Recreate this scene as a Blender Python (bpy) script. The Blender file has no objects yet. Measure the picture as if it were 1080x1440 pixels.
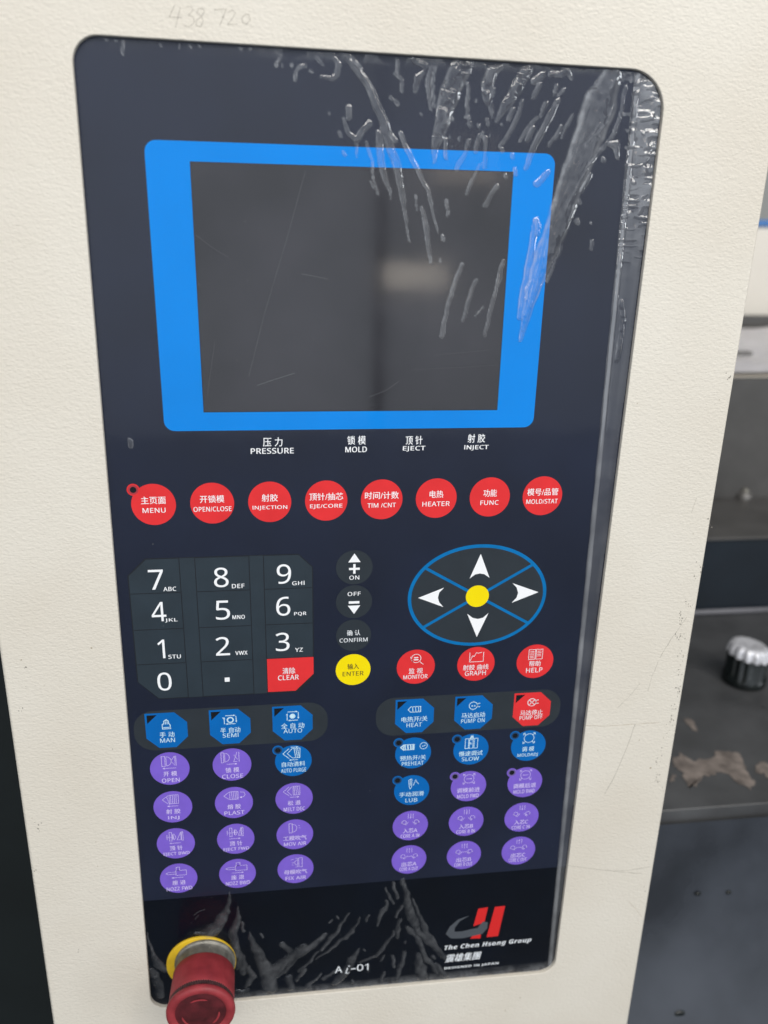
import bpy, math, random
import numpy as np
from mathutils import Matrix, Vector
from mathutils.geometry import tessellate_polygon

SC = bpy.context.scene
COL = SC.collection
random.seed(7)
rng = np.random.default_rng(11)
Z0 = 1.30                      # height of the panel's origin above the floor, metres

# ------------------------------------------------------------------ camera
F_PX, W_PX, H_PX = 1130.86, 1080.0, 1440.0
RV = Vector((0.3392, -0.1331, -0.0019)); TV = Vector((-0.0251, -0.0033, 0.4915))
RM = Matrix(((0.9912407238, -0.0204533297, -0.1304740924),
             (-0.0241870983, 0.9431105695, -0.3315983080),
             (0.1298337851, 0.3318495365, 0.9343548969)))
CP = Vector((-0.03905207, -0.1605127, -0.46354435))     # camera in panel axes (right, down, into)
def ax(v): return Vector((v[0], v[2], -v[1]))           # panel axes -> world axes
cam_d = bpy.data.cameras.new("camera"); cam = bpy.data.objects.new("camera", cam_d); COL.objects.link(cam)
right, down, fwd = ax(RM[0]), ax(RM[1]), ax(RM[2])
mw = Matrix.Identity(4)
for i in range(3):
    mw[i][0], mw[i][1], mw[i][2] = right[i], -down[i], -fwd[i]
cl = ax(CP) + Vector((0, 0, Z0))
mw[0][3], mw[1][3], mw[2][3] = cl
cam.matrix_world = mw
cam_d.sensor_fit = 'VERTICAL'; cam_d.sensor_height = 24.0; cam_d.lens = 24.0 * F_PX / H_PX
cam_d.clip_start = 0.02; cam_d.clip_end = 60
cam_d.dof.use_dof = True; cam_d.dof.focus_distance = 0.50; cam_d.dof.aperture_fstop = 3.5
SC.camera = cam

# ------------------------------------------------------------------ world and lamps
w = bpy.data.worlds.new("World"); SC.world = w; w.use_nodes = True
bg = w.node_tree.nodes['Background']; bg.inputs[0].default_value = (0.80, 0.90, 1.0, 1); bg.inputs[1].default_value = 0.115
SC.view_settings.view_transform = 'Standard'; SC.view_settings.look = 'None'
SC.view_settings.gamma = 1; SC.view_settings.exposure = 0.0
def area(name, loc, aim, sx, sy, radiance, col):
    L = bpy.data.lights.new(name, 'AREA'); L.shape = 'RECTANGLE'; L.size = sx; L.size_y = sy
    L.energy = radiance * sx * sy * math.pi; L.color = col
    o = bpy.data.objects.new(name, L); COL.objects.link(o); o.location = loc
    o.rotation_euler = (Vector(aim) - Vector(loc)).to_track_quat('-Z', 'Y').to_euler()
    return o
P0 = (0, 0, Z0)
area("factory_window_light", (-1.285, -4.2, 2.05), (-1.285, 0, 2.05), 3.63, 3.5, 1.18, (0.84, 0.91, 1.0))
area("factory_window_light", (1.85, -4.2, 2.05), (1.85, 0, 2.05), 2.52, 3.5, 1.12, (0.84, 0.91, 1.0))
area("skylight", (1.6, -3.0, 5.2), P0, 3.2, 2.2, 3.2, (1.0, 0.95, 0.89))
area("tube_lamp", (-1.0, -2.6, 3.55), P0, 2.0, 0.42, 9.5, (1.0, 0.96, 0.90))
area("tube_lamp", (1.7, -2.2, 3.4), P0, 0.42, 2.0, 9.5, (1.0, 0.96, 0.90))
area("tube_lamp", (0.4, -3.2, 4.1), P0, 2.6, 0.42, 8.5, (1.0, 0.96, 0.90))
area("side_glint_light", (3.9, -2.3, 1.9), (0, 0, 1.3), 0.5, 2.4, 9.0, (0.9, 0.95, 1.0))  # tall lamps added at both sides for glints along upright wrinkles
area("side_glint_light", (-3.4, -2.6, 2.2), (0, 0, 1.3), 0.45, 2.0, 8.0, (0.95, 0.97, 1.0))
def mirrored(px, py, dist):
    """where a lamp stands whose image in the panel's face is seen at a point of the photograph"""
    v = RM.transposed() @ Vector(((px - 540) / F_PX, (py - 720) / F_PX, 1.0)); s = -CP[2] / v[2]
    h = CP + v * s; v = Vector((v[0], v[1], -v[2])).normalized()
    return ax(h + v * dist) + Vector((0, 0, Z0))
area("panel_glow_light", mirrored(584, 388, 3.4), P0, 0.30, 0.11, 3.6, (1.0, 0.88, 0.72))  # two warm lamps added so that their reflections glow on the panel
area("panel_glow_light", mirrored(655, 222, 3.4), P0, 0.30, 0.20, 1.5, (1.0, 0.82, 0.66))
# ------------------------------------------------------------------ materials
def new_mat(name):
    m = bpy.data.materials.new(name); m.use_nodes = True
    nt = m.node_tree; return m, nt, nt.nodes['Principled BSDF']
def N(nt, typ, **kw):
    n = nt.nodes.new(typ)
    for k, v in kw.items(): setattr(n, k, v)
    return n
def mat(name, col, rough=0.4, metal=0.0, spec=0.5, var=0.0, vscale=60, bump=0.0, bscale=400, rvar=0.0, coat=0.0):
    m, nt, b = new_mat(name)
    b.inputs['Base Color'].default_value = (*col, 1); b.inputs['Roughness'].default_value = rough
    b.inputs['Metallic'].default_value = metal; b.inputs['Specular IOR Level'].default_value = spec
    b.inputs['Coat Weight'].default_value = coat; b.inputs['Coat Roughness'].default_value = 0.08
    tc = N(nt, 'ShaderNodeNewGeometry')
    if var or rvar:
        n = N(nt, 'ShaderNodeTexNoise'); n.inputs['Scale'].default_value = vscale; n.inputs['Detail'].default_value = 6
        nt.links.new(tc.outputs['Position'], n.inputs['Vector'])
        if var:
            r = N(nt, 'ShaderNodeValToRGB')
            r.color_ramp.elements[0].position = 0.3; r.color_ramp.elements[1].position = 0.7
            r.color_ramp.elements[0].color = tuple(c * (1 - var) for c in col) + (1,)
            r.color_ramp.elements[1].color = tuple(min(1, c * (1 + var)) for c in col) + (1,)
            nt.links.new(n.outputs['Fac'], r.inputs['Fac']); nt.links.new(r.outputs['Color'], b.inputs['Base Color'])
        if rvar:
            mr = N(nt, 'ShaderNodeMapRange'); mr.inputs['From Min'].default_value = 0.3; mr.inputs['From Max'].default_value = 0.7
            mr.inputs['To Min'].default_value = max(0.02, rough - rvar); mr.inputs['To Max'].default_value = rough + rvar
            nt.links.new(n.outputs['Fac'], mr.inputs['Value']); nt.links.new(mr.outputs['Result'], b.inputs['Roughness'])
    if bump:
        n2 = N(nt, 'ShaderNodeTexNoise'); n2.inputs['Scale'].default_value = bscale; n2.inputs['Detail'].default_value = 3
        nt.links.new(tc.outputs['Position'], n2.inputs['Vector'])
        bp = N(nt, 'ShaderNodeBump'); bp.inputs['Strength'].default_value = 1.0; bp.inputs['Distance'].default_value = bump
        nt.links.new(n2.outputs['Fac'], bp.inputs['Height']); nt.links.new(bp.outputs['Normal'], b.inputs['Normal'])
    return m

def paint_mat():
    """cream textured powder paint: fine leathery relief, faint grubby patches and specks"""
    m, nt, b = new_mat("cream_textured_paint")
    g = N(nt, 'ShaderNodeNewGeometry'); L = nt.links
    n1 = N(nt, 'ShaderNodeTexNoise'); n1.inputs['Scale'].default_value = 460; n1.inputs['Detail'].default_value = 3; n1.inputs['Roughness'].default_value = .55
    n1.inputs['Distortion'].default_value = .6
    mp = N(nt, 'ShaderNodeMapping'); mp.inputs['Scale'].default_value = (0.75, 1, 1.25)
    L.new(g.outputs['Position'], mp.inputs['Vector']); L.new(mp.outputs['Vector'], n1.inputs['Vector'])
    v = N(nt, 'ShaderNodeTexVoronoi'); v.feature = 'SMOOTH_F1'; v.inputs['Scale'].default_value = 620; v.inputs['Smoothness'].default_value = .6
    L.new(mp.outputs['Vector'], v.inputs['Vector'])
    mix = N(nt, 'ShaderNodeMath', operation='MULTIPLY_ADD'); L.new(v.outputs['Distance'], mix.inputs[0]); mix.inputs[1].default_value = -.55
    L.new(n1.outputs['Fac'], mix.inputs[2])
    bp = N(nt, 'ShaderNodeBump'); bp.inputs['Strength'].default_value = 1; bp.inputs['Distance'].default_value = 0.00028
    L.new(mix.outputs[0], bp.inputs['Height']); L.new(bp.outputs['Normal'], b.inputs['Normal'])
    n2 = N(nt, 'ShaderNodeTexNoise'); n2.inputs['Scale'].default_value = 9; n2.inputs['Detail'].default_value = 5
    L.new(g.outputs['Position'], n2.inputs['Vector'])
    r = N(nt, 'ShaderNodeValToRGB'); e = r.color_ramp.elements
    e[0].position, e[0].color = .3, (.728, .672, .578, 1); e[1].position, e[1].color = .68, (.788, .742, .655, 1)
    L.new(n2.outputs['Fac'], r.inputs['Fac'])
    n3 = N(nt, 'ShaderNodeTexNoise'); n3.inputs['Scale'].default_value = 260; n3.inputs['Detail'].default_value = 1
    L.new(g.outputs['Position'], n3.inputs['Vector'])
    r3 = N(nt, 'ShaderNodeValToRGB'); e = r3.color_ramp.elements
    e[0].position, e[0].color = .80, (1, 1, 1, 1); e[1].position, e[1].color = .84, (.55, .5, .42, 1)
    L.new(n3.outputs['Fac'], r3.inputs['Fac'])
    mm_ = N(nt, 'ShaderNodeMix', data_type='RGBA', blend_type='MULTIPLY'); mm_.inputs['Factor'].default_value = 1
    L.new(r.outputs['Color'], mm_.inputs['A']); L.new(r3.outputs['Color'], mm_.inputs['B'])
    L.new(mm_.outputs['Result'], b.inputs['Base Color'])
    b.inputs['Roughness'].default_value = .42; b.inputs['Specular IOR Level'].default_value = .45
    return m

def film_mat():
    """thin clear film: transparent, mirror-like by Fresnel, milky where it stands off the panel, with fold sheen painted into the whiteness"""
    m = bpy.data.materials.new("clear_film"); m.use_nodes = True; nt = m.node_tree; nt.nodes.clear(); L = nt.links
    out = N(nt, 'ShaderNodeOutputMaterial')
    at = N(nt, 'ShaderNodeAttribute', attribute_name='lift_sheen')
    tr = N(nt, 'ShaderNodeBsdfTransparent'); gl = N(nt, 'ShaderNodeBsdfGlossy'); di = N(nt, 'ShaderNodeBsdfDiffuse')
    gl.inputs['Roughness'].default_value = .13; di.inputs['Color'].default_value = (.78, .8, .84, 1)
    g = N(nt, 'ShaderNodeNewGeometry')
    n = N(nt, 'ShaderNodeTexNoise'); n.inputs['Scale'].default_value = 45; n.inputs['Detail'].default_value = 7
    L.new(g.outputs['Position'], n.inputs['Vector'])
    fr = N(nt, 'ShaderNodeFresnel'); fr.inputs['IOR'].default_value = 1.42
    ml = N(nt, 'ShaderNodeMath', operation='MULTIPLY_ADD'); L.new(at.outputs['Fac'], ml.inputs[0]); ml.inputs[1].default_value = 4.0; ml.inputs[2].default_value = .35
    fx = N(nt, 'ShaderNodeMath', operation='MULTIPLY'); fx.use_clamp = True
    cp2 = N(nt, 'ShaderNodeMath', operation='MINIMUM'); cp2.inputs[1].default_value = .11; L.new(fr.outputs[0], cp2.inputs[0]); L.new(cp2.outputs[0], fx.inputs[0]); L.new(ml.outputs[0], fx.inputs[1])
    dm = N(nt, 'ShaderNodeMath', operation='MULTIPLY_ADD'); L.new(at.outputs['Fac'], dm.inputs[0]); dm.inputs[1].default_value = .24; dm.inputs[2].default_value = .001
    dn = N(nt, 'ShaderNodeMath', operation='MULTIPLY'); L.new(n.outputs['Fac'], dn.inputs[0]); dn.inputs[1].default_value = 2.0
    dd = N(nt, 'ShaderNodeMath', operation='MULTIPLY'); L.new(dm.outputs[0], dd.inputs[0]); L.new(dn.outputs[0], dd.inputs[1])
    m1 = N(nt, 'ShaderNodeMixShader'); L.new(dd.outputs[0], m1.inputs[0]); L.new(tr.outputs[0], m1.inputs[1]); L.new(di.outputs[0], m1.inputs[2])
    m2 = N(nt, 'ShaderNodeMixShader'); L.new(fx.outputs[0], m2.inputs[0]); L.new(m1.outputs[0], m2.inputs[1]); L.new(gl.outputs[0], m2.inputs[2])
    rr = N(nt, 'ShaderNodeMapRange'); rr.inputs['To Min'].default_value = .025; rr.inputs['To Max'].default_value = .09
    L.new(n.outputs['Fac'], rr.inputs['Value']); L.new(rr.outputs['Result'], gl.inputs['Roughness'])
    L.new(m2.outputs[0], out.inputs[0])
    return m

M = {
 'paint': paint_mat(),
 'film': film_mat(),
 'navy': mat("navy_membrane", (.0082, .0128, .032), .36, spec=.45, var=.22, vscale=14, bump=.00002, bscale=1500),
 'navy_low': mat("near_black_navy_membrane", (.0008, .0026, .0075), .3, spec=.22, var=.3, vscale=20),
 'blue_frame': mat("bright_blue_print", (.0, .25, .80), .4, spec=.12, var=.07, vscale=12),
 'screen': mat("grey_screen_glass", (.026, .025, .031), .09, spec=.5, var=.38, vscale=16, rvar=.035),
 'screen_edge': mat("dark_screen_edge", (.01, .01, .012), .4),
 'white': mat("white_print", (.97, .98, 1.0), .5, spec=.2),
 'white_soft': mat("worn_white_print", (.84, .87, .92), .5, spec=.2, var=.12, vscale=300),
 'cyan_print': mat("pale_cyan_print", (.62, .84, 1.0), .5, spec=.2, var=.1, vscale=400),
 'lilac_print': mat("pale_lilac_print", (.72, .63, 1.0), .5, spec=.2, var=.12, vscale=500),
 'red': mat("red_print", (.80, .036, .040), .42, spec=.2, var=.07, vscale=60),
 'red_ring': mat("dull_red_ring", (.42, .03, .045), .5),
 'blue': mat("blue_key_print", (.0, .14, .48), .42, spec=.2, var=.07, vscale=40),
 'blue_ring': mat("dull_blue_ring", (.008, .055, .16), .45),
 'purple': mat("purple_key_print", (.215, .125, .64), .42, spec=.2, var=.07, vscale=80),
 'purple_ring': mat("dull_purple_ring", (.17, .12, .35), .45),
 'yellow': mat("yellow_print", (1.0, .78, .0), .42, spec=.2, var=.04, vscale=60),
 'yellow_dark': mat("dark_print_on_yellow", (.09, .06, .01), .5),
 'slate': mat("slate_key", (.021, .034, .047), .42, var=.12, vscale=60),
 'slate_line': mat("key_groove", (.006, .009, .015), .5),
 'tray': mat("grey_green_band", (.022, .029, .037), .42, var=.12, vscale=50),
 'oval': mat("charcoal_pad", (.021, .029, .038), .42, var=.1, vscale=50),
 'oval_line': mat("blue_pad_line", (.0, .17, .46), .42, spec=.2, var=.1, vscale=100),
 'lamp_hole': mat("dark_indicator_window", (.004, .006, .01), .25),
 'grey_print': mat("grey_logo_print", (.085, .095, .11), .45, spec=.2),
 'logo_red': mat("logo_red_print", (.72, .025, .025), .42, spec=.2),
 'pencil': mat("pencil_mark", (.53, .49, .42), .7, var=.25, vscale=900),
 'scuff': mat("grey_scuff", (.42, .39, .33), .7, var=.35, vscale=900),
 'dust': mat("pale_dust", (.17, .18, .19), .8),
 'speck': mat("dark_chip", (.22, .20, .17), .7, var=.4, vscale=900),
 'brown_line': mat("brown_grime", (.50, .43, .34), .7, var=.3, vscale=700),
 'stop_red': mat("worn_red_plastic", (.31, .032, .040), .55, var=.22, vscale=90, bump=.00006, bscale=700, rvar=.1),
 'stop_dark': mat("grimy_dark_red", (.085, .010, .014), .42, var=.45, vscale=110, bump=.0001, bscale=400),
 'stop_band': mat("dark_knurled_band", (.07, .03, .03), .55, var=.3, vscale=400),
 'stop_yellow': mat("yellow_label_plastic", (.72, .47, .02), .42, var=.14, vscale=90),
 'chrome': mat("tarnished_metal", (.26, .25, .22), .46, metal=.6, var=.35, vscale=120, rvar=.12, bump=.00005, bscale=500),
 'guard': mat("black_guard_paint", (.006, .010, .011), .5, var=.3, vscale=10),
 'bed': mat("dark_grey_machine_paint", (.078, .080, .084), .34, var=.35, vscale=12, bump=.0006, bscale=20, rvar=.1),
 'bed_face': mat("navy_machine_paint", (.043, .049, .062), .34, var=.4, vscale=9, bump=.0012, bscale=12, rvar=.12),
 'beam': mat("dark_beam_paint", (.095, .092, .089), .38, var=.2, vscale=14),
 'bead': mat("worn_grey_bead", (.17, .17, .19), .35, var=.2, vscale=30),
 'beam_navy': mat("dark_navy_beam_paint", (.012, .018, .026), .35, var=.2, vscale=14),
 'chip': mat("bare_primer_patch", (.23, .195, .175), .6, var=.45, vscale=70, bump=.0003, bscale=120),
 'knob_black': mat("black_knob_plastic", (.008, .011, .011), .25, var=.3, vscale=80, bump=.0002, bscale=300),
 'knob_white': mat("frosty_knob_cap", (.74, .74, .78), .3, metal=.25, var=.22, vscale=140, bump=.0004, bscale=260),
 'housing': mat("cream_machine_paint", (.84, .79, .70), .4, var=.06, vscale=5),
 'pale_wall': mat("pale_wall_paint", (.86, .86, .82), .7, var=.04, vscale=1),
 'stripe': mat("blue_stripe_paint", (.07, .22, .55), .5),
 'paper': mat("white_plastic_sheet", (.88, .85, .88), .35, var=.10, vscale=25),
 'clip': mat("grey_metal_clip", (.24, .23, .22), .45, metal=.5),
 'floor': mat("grey_floor_paint", (.10, .11, .11), .5, var=.2, vscale=2),
}

# ------------------------------------------------------------------ building helpers
# panel coordinates: x right, y down in millimetres, d = millimetres proud of the membrane
def world(x, y, d=0.0): return (x / 1000.0, -d / 1000.0, Z0 - y / 1000.0)
RI = RM.transposed()
def at(px, py, d=0.0):
    """a point read off the photograph -> x, y in mm on the plane d mm proud of the membrane"""
    v = RI @ Vector(((px - 540) / F_PX, (py - 720) / F_PX, 1.0))
    s = (-d / 1000.0 - CP[2]) / v[2]
    return ((CP[0] + s * v[0]) * 1000, (CP[1] + s * v[1]) * 1000)
def ats(pts, d=0.0): return [at(p[0], p[1], d) for p in pts]
ORG = {}
def empty(name, loc, label, cat, group=None):
    o = bpy.data.objects.new(name, None); COL.objects.link(o); o.location = loc
    o.empty_display_size = .02; ORG[o] = Vector(loc)
    o['label'] = label; o['category'] = cat
    if group: o['group'] = group
    return o
class MB:
    def __init__(s): s.v = []; s.f = []; s.sm = []
    def add(s, vs, fs, smooth=False):
        k = len(s.v); s.v += vs; s.f += [tuple(i + k for i in f) for f in fs]; s.sm += [smooth] * len(fs); return s
    def poly(s, pts, d):                       # flat face looking out of the panel
        a = sum(pts[i][0] * pts[(i + 1) % len(pts)][1] - pts[(i + 1) % len(pts)][0] * pts[i][1] for i in range(len(pts)))
        if a > 0: pts = pts[::-1]              # y runs down: clockwise here is outward
        return s.add([world(x, y, d) for x, y in pts], [tuple(range(len(pts)))])
    def plate(s, pts, d0, d1):                 # thin slab with side walls
        s.poly(pts, d1); n = len(pts)
        a = sum(pts[i][0] * pts[(i + 1) % n][1] - pts[(i + 1) % n][0] * pts[i][1] for i in range(n))
        if a > 0: pts = pts[::-1]
        vs = [world(x, y, d1) for x, y in pts] + [world(x, y, d0) for x, y in pts]
        return s.add(vs, [(i, n + i, n + (i + 1) % n, (i + 1) % n) for i in range(n)])
    def line(s, pts, wd, d, closed=False):     # flat ribbon along a polyline, one strip with mitred joints
        P = [Vector(p) for p in pts]; n = len(P); vs = []
        ws = wd if isinstance(wd, (list, tuple)) else [wd] * n
        for i in range(n):
            a = P[i - 1] if (i or closed) else P[i]; b = P[(i + 1) % n] if (i < n - 1 or closed) else P[i]
            t1 = (P[i] - a); t2 = (b - P[i])
            if t1.length < 1e-9: t1 = t2.copy()
            if t2.length < 1e-9: t2 = t1.copy()
            t1.normalize(); t2.normalize(); t = t1 + t2
            if t.length < 1e-6: t = t1.copy()
            t.normalize(); nn = Vector((-t.y, t.x)); c = max(.5, nn.dot(Vector((-t1.y, t1.x))))
            o = nn * (ws[i] / 2 / c)
            q, r = P[i] + o, P[i] - o
            vs += [world(q.x, q.y, d), world(r.x, r.y, d)]
        fs = [(2 * i, 2 * i + 1, 2 * i + 3, 2 * i + 2) for i in range(n - 1)]
        if closed: fs.append((2 * n - 2, 2 * n - 1, 1, 0))
        return s.add(vs, fs)
    def loft(s, loops, smooth=True, cap0=False, cap1=False):   # loops of world points, closed around
        n = len(loops[0]); vs = [tuple(p) for L in loops for p in L]; fs = []
        for k in range(len(loops) - 1):
            for i in range(n):
                j = (i + 1) % n; fs.append((k * n + i, k * n + j, (k + 1) * n + j, (k + 1) * n + i))
        s.add(vs, fs, smooth)
        if cap0: s.add([tuple(p) for p in loops[0]], [tuple(range(n))[::-1]])
        if cap1: s.add([tuple(p) for p in loops[-1]], [tuple(range(n))])
        return s
    def box(s, x0, x1, y0, y1, z0, z1, bev=0.0):               # world metres, chamfered
        b = bev
        def ring(z, i): return [(x0 + i, y0 + i * 0 + (b - i if 0 else i), z), (x1 - i, y0 + i, z), (x1 - i, y1 - i, z), (x0 + i, y1 - i, z)]
        loops = [ring(z0, b), ring(z0 + b, 0), ring(z1 - b, 0), ring(z1, b)] if b else [ring(z0, 0), ring(z1, 0)]
        return s.loft(loops, False, True, True)
    def build(s, name, m, parent=None, label=None, kind=None):
        V = np.array(s.v, dtype=float); c = Vector(((V.max(0) + V.min(0)) / 2).tolist())
        me = bpy.data.meshes.new(name); me.from_pydata([tuple(p) for p in (V - np.array(c))], [], s.f); me.update()
        me.polygons.foreach_set('use_smooth', s.sm); me.materials.append(m)
        o = bpy.data.objects.new(name, me); COL.objects.link(o); ORG[o] = c
        if parent: o.parent = parent; o.location = c - ORG[parent]
        else: o.location = c
        if label: o['label'] = label
        if kind: o['kind'] = kind
        return o
def circle(cx, cy, r, n=48, ry=None): return [(cx + r * math.cos(2 * math.pi * i / n), cy + (ry or r) * math.sin(2 * math.pi * i / n)) for i in range(n)]
def rounded(corners, rad, n=8):
    """round the corners of a polygon; rad is one radius or one per corner"""
    out = []; m_ = len(corners); rads = rad if isinstance(rad, (list, tuple)) else [rad] * m_
    for i in range(m_):
        p = Vector(corners[i]); a = Vector(corners[i - 1]) - p; b = Vector(corners[(i + 1) % m_]) - p
        a.normalize(); b.normalize(); r = rads[i]
        if r < 1e-6: out.append(tuple(p)); continue
        half = a.angle(b) / 2; t = r / math.tan(half); c = p + (a + b).normalized() * (r / math.sin(half))
        s0 = (p + a * t) - c; s1 = (p + b * t) - c; ang = s0.angle(s1); sg = 1 if s0.x * s1.y - s0.y * s1.x > 0 else -1
        for k in range(n + 1):
            th = sg * ang * k / n
            out.append((c.x + s0.x * math.cos(th) - s0.y * math.sin(th), c.y + s0.x * math.sin(th) + s0.y * math.cos(th)))
    return out
def shrink(pts, k):                        # move a closed outline inward by k (convex, roughly)
    n = len(pts); out = []; cx = sum(p[0] for p in pts) / n; cy = sum(p[1] for p in pts) / n
    for i in range(n):
        a = Vector(pts[i - 1]); b = Vector(pts[(i + 1) % n]); t = b - a
        nn = Vector((-t.y, t.x)).normalized()
        if nn.dot(Vector((cx, cy)) - Vector(pts[i])) < 0: nn = -nn
        q = Vector(pts[i]) + nn * k; out.append((q.x, q.y))
    return out

# lettering: sans-serif code points so that every character comes from the same plain face
def sans(s, bold=False, ital=False):
    o = ''
    for ch in s:
        if ch == 'I': o += chr((0x1D661 if ital else 0x1D5F9 if bold else 0x1D5C5))      # plain upright bar
        elif 'A' <= ch <= 'Z': o += chr((0x1D63C if ital else 0x1D5D4 if bold else 0x1D5A0) + ord(ch) - 65)
        elif 'a' <= ch <= 'z': o += chr((0x1D656 if ital else 0x1D5EE if bold else 0x1D5BA) + ord(ch) - 97)
        elif '0' <= ch <= '9': o += chr((0x1D7EC if bold else 0x1D7E2) + ord(ch) - 48)
        else: o += ch
    return o
TXT = {}
def text_mesh(s, weight=0.0, space=1.0, shear=0.0):
    key = (s, weight, space, shear)
    if key not in TXT:
        c = bpy.data.curves.new('lettering_curve', 'FONT'); c.body = s; c.size = 1; c.resolution_u = 3; c.offset = weight
        c.space_character = space; c.shear = shear; c.fill_mode = 'BOTH'
        o = bpy.data.objects.new('lettering_curve', c); COL.objects.link(o)
        dg = bpy.context.evaluated_depsgraph_get()
        me = bpy.data.meshes.new_from_object(o.evaluated_get(dg), depsgraph=dg)
        V = np.array([v.co[:] for v in me.vertices]); Fc = [tuple(p.vertices) for p in me.polygons]
        bpy.data.objects.remove(o); bpy.data.curves.remove(c); bpy.data.meshes.remove(me)
        TXT[key] = (V, Fc)
    return TXT[key]
def put_text(mb, s, cx, cy, wd, h, d, weight=0.0, space=1.0, shear=0.0):
    V, Fc = text_mesh(s, 0.0, space, shear)
    lo, hi = V.min(0), V.max(0); sx = wd / (hi[0] - lo[0]); sy = h / (hi[1] - lo[1])
    k = weight * 5.5                        # heavier strokes: the outline struck twice, a hair apart
    for q, (ox, oy) in enumerate([(-k, k * .4), (k, -k * .4)] if weight > 0 else [(0, 0)]):
        vs = [world(cx + ox + (v[0] - (lo[0] + hi[0]) / 2) * sx, cy + oy - (v[1] - (lo[1] + hi[1]) / 2) * sy, d + q * .004) for v in V]
        mb.add(vs, Fc)

# ------------------------------------------------------------------ cabinet
PD = 3.0                                    # the front plate stands 3 mm proud of the membrane
cut = [(-133.6, -246.9), (173.6, -243.4), (170.4, 396.6), (-142.4, 392.6)]
hole = rounded([(x, y) for x, y in cut], [13, 21, 13, 12], 10)
kx = lambda x, y, d: at(*(lambda v: v)(x), d) if 0 else (x, y)
outer = [(-205.0, -420.0), (240.6, -420.0), (240.6, 640.0), (-215.6, 640.0)]
outer = rounded(outer, 6, 4)
cabinet = empty("control_cabinet", (0.0, 0.09, Z0 - 0.64), "cream textured steel control cabinet around the dark keypad panel, pencilled number above it", "cabinet")
b = MB()
EB = 2.2
cap_o = shrink(outer, EB); cap_h = shrink(hole, -.5)
tess = tessellate_polygon([[Vector((x, y, 0)) for x, y in cap_o], [Vector((x, y, 0)) for x, y in cap_h]])
allp = cap_o + cap_h; fs = []
for t in tess:
    p, q, r = (Vector(allp[i]) for i in t)
    fs.append(tuple(t) if (q - p).cross(r - p) < 0 else tuple(reversed(t)))
b.add([world(x, y, PD) for x, y in allp], fs)
b.build("front_plate", M['paint'], cabinet)
b = MB()
loops = []
for k in range(7):
    th = math.pi / 2 * k / 6
    pts = shrink(outer, EB * (1 - math.sin(th))); loops.append([world(x, y, PD - EB * (1 - math.cos(th))) for x, y in pts])
loops.append([world(x, y, -180) for x, y in outer])
b.loft(loops, True); b.build("side_wall", M['paint'], cabinet)
b = MB(); loops = []
for k in range(5):
    th = math.pi / 2 * k / 4
    pts = shrink(hole, -.5 * (1 - math.sin(th))); loops.append([world(x, y, PD - .5 * (1 - math.cos(th))) for x, y in pts])
loops.append([world(x, y, -1.2) for x, y in hole])
b.loft(loops, True); b.build("cutout_edge", M['paint'], cabinet)

def stroke_mm(mb, pts_px, wd, d=PD + .02, jitter=.0):
    P = ats(pts_px, d); mb.line([(x + random.uniform(-jitter, jitter), y + random.uniform(-jitter, jitter)) for x, y in P], wd, d)
# pencilled number
b = MB()
for st in [[(246, 7), (238, 24), (256, 25)], [(254, 10), (247, 39)],
           [(262, 10), (269, 9), (272, 14), (265, 21), (272, 24), (273, 32), (266, 38), (259, 36)],
           [(285, 12), (279, 12), (277, 18), (283, 23), (286, 30), (282, 38), (276, 36), (276, 29), (283, 23), (288, 16), (285, 12)],
           [(301, 14), (318, 13), (309, 36)], [(312, 24), (316, 24)],
           [(320, 18), (326, 14), (331, 18), (326, 27), (320, 34), (334, 34)],
           [(345, 20), (340, 25), (341, 32), (347, 34), (352, 28), (350, 21), (345, 20)]]:
    stroke_mm(b, st, .42, jitter=.12)
b.build("pencil_writing", M['pencil'], cabinet, "faint pencilled number 438720 above the panel")
# scratches and rub marks
def wob(pts, n=5, a=.8):
    out = []
    for i in range(len(pts) - 1):
        for k in range(n):
            t = k / n; out.append((pts[i][0] * (1 - t) + pts[i + 1][0] * t + random.uniform(-a, a) * .5, pts[i][1] * (1 - t) + pts[i + 1][1] * t + random.uniform(-a, a) * .5))
    return out + [pts[-1]]
for pts, wd, m_ in [([(966, 868), (945, 897), (928, 925)], .38, 'scuff'), ([(926, 930), (917, 951), (911, 972)], .26, 'scuff'), ([(900, 961), (886, 978), (868, 996)], .28, 'scuff'),
                ([(893, 1018), (880, 1056), (862, 1096), (850, 1117)], .4, 'scuff'), ([(798, 1217), (826, 1221), (862, 1225), (885, 1224), (913, 1219)], .5, 'scuff'),
                ([(862, 1225), (888, 1228), (903, 1228)], .4, 'scuff'), ([(823, 1020), (850, 1021), (885, 1019), (927, 1016)], .4, 'brown_line'),
                ([(885, 1268), (893, 1277), (902, 1289)], .3, 'brown_line'), ([(980, 700), (972, 722)], .25, 'scuff')]:
    b = MB(); stroke_mm(b, wob(pts), [wd * random.uniform(.4, 1.15) for _ in range(5 * (len(pts) - 1) + 1)], jitter=.05); b.build("scratch", M[m_], cabinet)
b = MB()
sp = [(981, 791), (986, 800), (978, 811), (971, 855), (967, 878), (964, 894), (963, 919), (960, 928), (956, 946), (952, 970), (940, 1030), (936, 1036), (930, 1110), (29, 1009), (52, 1159), (58, 1160), (55, 1164), (51, 1226), (112, 1336), (157, 1049), (36, 935), (34, 965), (29, 1000),
      (1024, 530), (1026, 533), (997, 733), (999, 742), (905, 1252), (908, 1212), (904, 1250)]
for k in range(46):                            # grime worn along the plate's edge
    t = random.random(); sp.append((969 - 42 * t + random.uniform(-2, 2) - 6 * math.sin(t * 9), 835 + 270 * t))
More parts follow.
